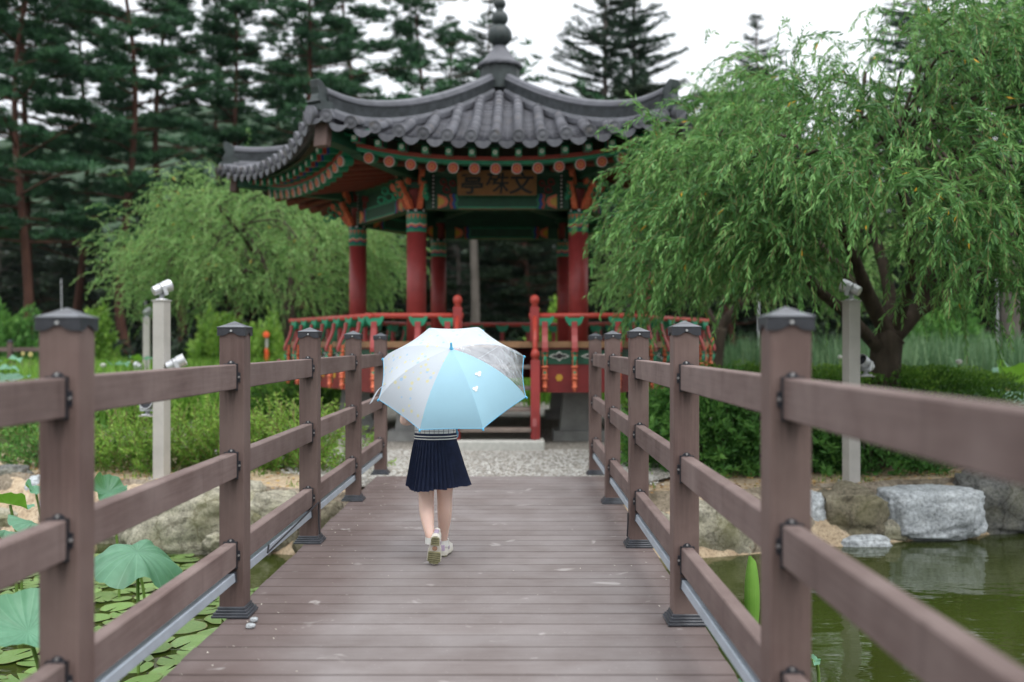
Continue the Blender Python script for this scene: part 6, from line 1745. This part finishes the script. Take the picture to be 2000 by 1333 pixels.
# shoes: upper, collar, cleated sole
M['shoewhite'] = simple('shoe_leather', (.70,.68,.62), .55, .1, 20); M['shoesole'] = simple('shoe_sole', (.66,.63,.55), .7, .15, 20)
M['outsole'] = simple('worn_outsole', (.24,.23,.13), .85, .4, 25); M['outtan'] = simple('outsole_tan', (.40,.24,.16), .85, .2, 25); M['lilac'] = simple('lilac_trim', (.42,.34,.45), .6)
def shoe(Mx, parent, name='shoe'):
    # local: y from heel (0) to toe (.175), z up, sole bottom at 0
    def half(y):
        f = y/.175
        return .0265+.009*math.sin(math.pi*min(1,max(0,(f-.25)/.75))*.62)-.004*math.sin(math.pi*min(1,f/.5)) if f < .97 else .022
    def ring(z, k, dy=0., tw=1.):
        R_ = []
        ys = np.linspace(0,1,15)
        left = []
        for f in ys:
            y = .175*f; w = half(y)*k*min(1, math.sqrt(max(0,f*9+.06)), math.sqrt(max(0,(1-f)*7+.06)))
            left.append((w, y*tw+dy, z))
        return [(-x,y,z) for x,y,z in left]+[(x,y,z) for x,y,z in left[::-1]]
    def loft(nm, rings, mat, par, cap=True):
        mb = MB(); n = len(rings[0]); vs = [Mx @ Vector(p) for r_ in rings for p in r_]
        fs = [(j*n+q,j*n+(q+1)%n,(j+1)*n+(q+1)%n,(j+1)*n+q) for j in range(len(rings)-1) for q in range(n)]
        if cap: fs += [tuple(range(n-1,-1,-1)), tuple((len(rings)-1)*n+q for q in range(n))]
        mb.add(vs, fs); o = mb.build(nm, mat, par); auto_smooth(o, 55); return o
    up = loft(name, [ring(.020,1.0),ring(.032,1.0,0),[(x*.93,y if y<.11 else .11+(y-.11)*.9,z) for x,y,z in ring(.043,1.)],[(x*.78,y*.86+.002,.056-.010*max(0,(y-.09)/.085)) for x,y,z in ring(.056,1)],[(x*.70,y*.52+.004,.072-.004*(y/.175)) for x,y,z in ring(.07,1)],[(x*.66,y*.36+.004,.088) for x,y,z in ring(.09,1)]], M['shoewhite'], parent)
    loft('midsole', [ring(.004,1.03),ring(.006,1.06),ring(.018,1.06),ring(.022,1.02)], M['shoesole'], up)
    mb = MB()
    for j, yy in enumerate(np.arange(.012,.17,.0125)):
        w = half(yy)*.93*min(1, math.sqrt(max(.1,(yy/.175)*9)), math.sqrt(max(.1,(1-yy/.175)*7)))
        if .055 < yy < .095: continue
        mb.cbox(-w,w,yy-.0045,yy+.0045,-.003,.005,.001,Mx)
    cl = mb.build('outsole', M['outsole'], up); cl['kind'] = 'stuff'
    mb = MB(); mb.lathe([(.013,-.0015),(.013,.005)], 14, (0,.075,0), M=Mx); mb.build('sole_badge', M['outtan'], up)
    mb = MB(); mb.cbox(-.012,.012,-.004,.003,.030,.062,.002,Mx); mb.build('heel_tab', M['lilac'], up)
    mb = MB()
    for s in (-1,1): mb.cbox(*sorted((s*.0255,s*.0285)),.05,.075,.028,.046,.001,Mx)
    mb.build('side_trim', M['lilac'], up)
    return up
# planted right foot, toes slightly out
shoe(Matrix.Translation((.028,.128,.003)) @ Matrix.Rotation(R(-4),4,'Z'), child)
# left foot: toe on the boards, heel lifted, sole towards the camera
Mt = Matrix.Translation((-.004,-.076,.006)) @ Matrix.Rotation(R(6),4,'Y') @ Matrix.Rotation(R(-68),4,'X') @ Matrix.Translation((0,-.170,0))
shoe(Mt, child)
for (c, nm) in ((nodes['la'][0],'sock'),(nodes['ra'][0],'sock')):
    mb = MB(); mb.tube([c+Vector((0,.004,-.030)), c+Vector((0,0,.004))], [.029,.0275], 14, False); mb.build(nm, M['white'], child, True)

# --- umbrella
UC = Vector((-.328, 5.178, .975)); UAX = Vector((0,-math.cos(R(49)),math.sin(R(49))))
ux = Vector((1,0,0)); uy = UAX.cross(ux).normalized()     # up-ish in the rim plane
if uy.z < 0: uy = -uy
UM = Matrix(((ux.x,uy.x,UAX.x,0),(ux.y,uy.y,UAX.y,0),(ux.z,uy.z,UAX.z,0),(0,0,0,1)))
umb = empty('umbrella', UC); tag(umb, 'child-size umbrella in pale blue and dotted white with one clear panel', 'umbrella')
UR, UH = .405, .200
def fabric(name, c, dots=None, trans=.35):
    m, t, p = newmat(name); co = coord(t); col = None
    n = noise(t, 7, 3, .5, co)
    r = ramp(t, n.outputs[0], [(.3,tuple(x*.95 for x in c)),(.7,c)]); col = r.outputs[0]
    if dots:
        for sc, cc, th, sd in ((26,(.30,.56,.80),.21,0),(26,(.78,.70,.25),.21,3.3)):
            mp = N(t,'ShaderNodeMapping'); mp.inputs['Location'].default_value = (sd,sd,sd); t.links.new(co, mp.inputs[0])
            v = N(t,'ShaderNodeTexVoronoi'); v.inputs['Scale'].default_value = sc; t.links.new(mp.outputs[0], v.inputs['Vector'])
            lt = ramp(t, v.outputs['Distance'], [(th,(1,1,1)),(th+.05,(0,0,0))])
            sp = N(t,'ShaderNodeSeparateColor'); t.links.new(v.outputs['Color'], sp.inputs[0])
            gt = N(t,'ShaderNodeMath', operation='GREATER_THAN'); gt.inputs[1].default_value = .45; t.links.new(sp.outputs[0], gt.inputs[0])
            mm = N(t,'ShaderNodeMath', operation='MULTIPLY'); t.links.new(gt.outputs[0], mm.inputs[0]); t.links.new(lt.outputs[0], mm.inputs[1])
            ms_ = N(t,'ShaderNodeMath', operation='MULTIPLY'); ms_.inputs[1].default_value = .6; t.links.new(mm.outputs[0], ms_.inputs[0])
            col = mixc(t, ms_.outputs[0], col, cc)
    t.links.new(col, p.inputs['Base Color']); p.inputs['Roughness'].default_value = .55; p.inputs['Sheen Weight'].default_value = .2
    bump(t, p, n.outputs[0], .3, .006)
    tr = N(t,'ShaderNodeBsdfTranslucent'); t.links.new(col, tr.inputs[0])
    ms = N(t,'ShaderNodeMixShader'); ms.inputs[0].default_value = trans; t.links.new(p.outputs[0], ms.inputs[1]); t.links.new(tr.outputs[0], ms.inputs[2])
    t.links.new(ms.outputs[0], t.nodes['Material Output'].inputs[0]); return m
M['ublue'] = fabric('umbrella_blue', (.40,.68,.82)); M['uwhite'] = fabric('umbrella_dotted_white', (.62,.68,.74), True)
m, t, p = newmat('clear_pvc'); tb = N(t,'ShaderNodeBsdfTransparent'); tb.inputs[0].default_value = (.70,.72,.75,1)
gl = N(t,'ShaderNodeBsdfGlossy'); gl.inputs['Roughness'].default_value = .18; gl.inputs[0].default_value = (.9,.92,.95,1)
nz = noise(t, 16, 4, .6, coord(t)); bp = N(t,'ShaderNodeBump'); bp.inputs['Strength'].default_value = .6; bp.inputs['Distance'].default_value = .02; t.links.new(nz.outputs[0], bp.inputs['Height']); t.links.new(bp.outputs[0], gl.inputs['Normal'])
ms = N(t,'ShaderNodeMixShader'); ms.inputs[0].default_value = .22; t.links.new(tb.outputs[0], ms.inputs[1]); t.links.new(gl.outputs[0], ms.inputs[2])
df = N(t,'ShaderNodeBsdfDiffuse'); df.inputs[0].default_value = (.75,.79,.83,1); ms2 = N(t,'ShaderNodeMixShader')
rw = ramp(t, noise(t, 5, 5, .7, coord(t,'Object',(1,3,1)), 1.).outputs[0], [(.40,(.05,.05,.05)),(.72,(.34,.34,.34))]); t.links.new(rw.outputs[0], ms2.inputs[0])
t.links.new(ms.outputs[0], ms2.inputs[1]); t.links.new(df.outputs[0], ms2.inputs[2]); t.links.new(ms2.outputs[0], t.nodes['Material Output'].inputs[0]); M['pvc'] = m
M['ublueplastic'] = simple('umbrella_plastic', (.10,.42,.66), .35, .1); M['steel'] = simple('umbrella_steel', (.6,.6,.6), .3, .1, 9, .5, .9)
A0 = R(24)                                             # first rib: upper right
def rib(s, k):
    a = A0-R(45)*k                                     # clockwise seen from the camera
    r_ = UR*math.sin(s*math.pi/2*.96)/math.sin(math.pi/2*.96); h = UH*(math.cos(s*math.pi/2*.96)-math.cos(math.pi/2*.96))/(1-math.cos(math.pi/2*.96))
    r_ = UR*(.55*s+.45*math.sin(s*math.pi/2)); h = UH*(1-s**1.75)
    return UM @ Vector((r_*math.cos(a), r_*math.sin(a), h))
PAN = ['pvc','ublue','ublue','uwhite','uwhite','uwhite','uwhite','uwhite']
for k in range(8):
    mb = MB(); KS, KA = 12, 8; vs = []
    for j in range(KS+1):
        s = max(.012, j/KS)
        a, b = rib(s,k), rib(s,k+1)
        for i in range(KA+1):
            f = i/KA; p_ = a.lerp(b,f); bow = 4*f*(1-f)
            ctr = UM @ Vector((0,0,p_.dot(UAX)))
            p_ = p_+(ctr-p_)*(.030*s*s*bow)-UAX*(.010*s*bow*(1-.2*s))
            vs.append(p_)
    n = KA+1; mb.add(vs, [(j*n+i,j*n+i+1,(j+1)*n+i+1,(j+1)*n+i) for j in range(KS) for i in range(KA)])
    o = mb.build('canopy_panel', M[PAN[k]], umb, True)
    if k < 3: o['label'] = ['clear plastic panel','plain pale blue panel','plain pale blue panel'][k]
    # rib, tip, blue edge piping
    mb = MB(); mb.tube([rib(s,k)-UAX*.004 for s in np.linspace(.02,1,10)], .0019, 5); mb.build('rib', M['steel'], umb)
    e = rib(1.,k); dr = (rib(1.,k)-rib(.94,k)).normalized()
    mb = MB(); mb.tube([e-dr*.004, e+dr*.008, e+dr*.012], [.0045,.0062,.003], 8); mb.build('rib_tip', M['ublueplastic'], umb, True)
    mb = MB(); mb.tube([Vector(vs[KS*n+i]) for i in range(n)], .0016, 4); mb.build('edge_piping', M['ublueplastic'], umb)
    hub = -UAX*(-.02); mid = rib(.55,k)-UAX*.005
    mb = MB(); mb.tube([UAX*.02, mid], .0015, 4); mb.build('stretcher', M['steel'], umb)
mb = MB(); mb.tube([UAX*(UH-.012), UAX*(UH+.004), UAX*(UH+.005), UAX*(UH+.036), UAX*(UH+.040)], [.012,.010,.0062,.0055,.003], 10); mb.build('ferrule', M['ublueplastic'], umb, True)
mb = MB(); mb.tube([UAX*(UH-.01), -UAX*.34], .0045, 8); mb.build('shaft', M['steel'], umb)
hb = -UAX*.33; mb = MB(); cv = [hb, hb-UAX*.09, hb-UAX*.105+Vector((0,.008,-.004)), hb-UAX*.11+Vector((0,.028,.0)), hb-UAX*.095+Vector((0,.045,.012))]
mb.tube(curve_pts(cv,4), .0095, 10); mb.build('handle', M['ublueplastic'], umb, True)
# loose tie strap on the left
s0 = rib(.86,4).lerp(rib(.86,5),.12)+UAX*.004
mb = MB(); P = [s0, s0+Vector((-.025,-.012,-.012)), s0+Vector((-.05,-.012,-.05)), s0+Vector((-.07,-.010,-.088))]
pts = curve_pts(P,4); vs = []
for p_ in pts: vs += [p_+Vector((.008,0,.008)), p_+Vector((-.008,0,-.006))]
mb.add(vs, [(2*i,2*i+1,2*i+3,2*i+2) for i in range(len(pts)-1)]); mb.build('tie_strap', M['uwhite'], umb, True)

# little white printed insects on the blue panels
def on_panel(k, s, f):
    a, b = rib(s,k), rib(s,k+1); q = a.lerp(b,f); bow = 4*f*(1-f)
    return q+(UM @ Vector((0,0,q.dot(UAX)))-q)*(.030*s*s*bow)-UAX*(.010*s*bow*(1-.2*s))
for (k, s, f, mat) in ((1,.44,.52,'white'),(1,.56,.86,'white')):
    c = on_panel(k,s,f); e1 = (on_panel(k,s,f+.03)-c).normalized(); e2 = (on_panel(k,s-.03,f)-c).normalized(); nn = e1.cross(e2).normalized()
    if nn.dot(UAX) < 0: nn = -nn
    mb = MB()
    for (x_, y_, r_) in ((-.010,.004,.010),(.008,.008,.009),(0,-.005,.009)):
        P = [c+nn*.0022+e1*(x_+r_*math.cos(a))+e2*(y_+r_*.8*math.sin(a)) for a in np.linspace(0,6.283,11)[:-1]]
        mb.add(P, [tuple(range(10))])
    mb.build('printed_insect', M[mat], umb)
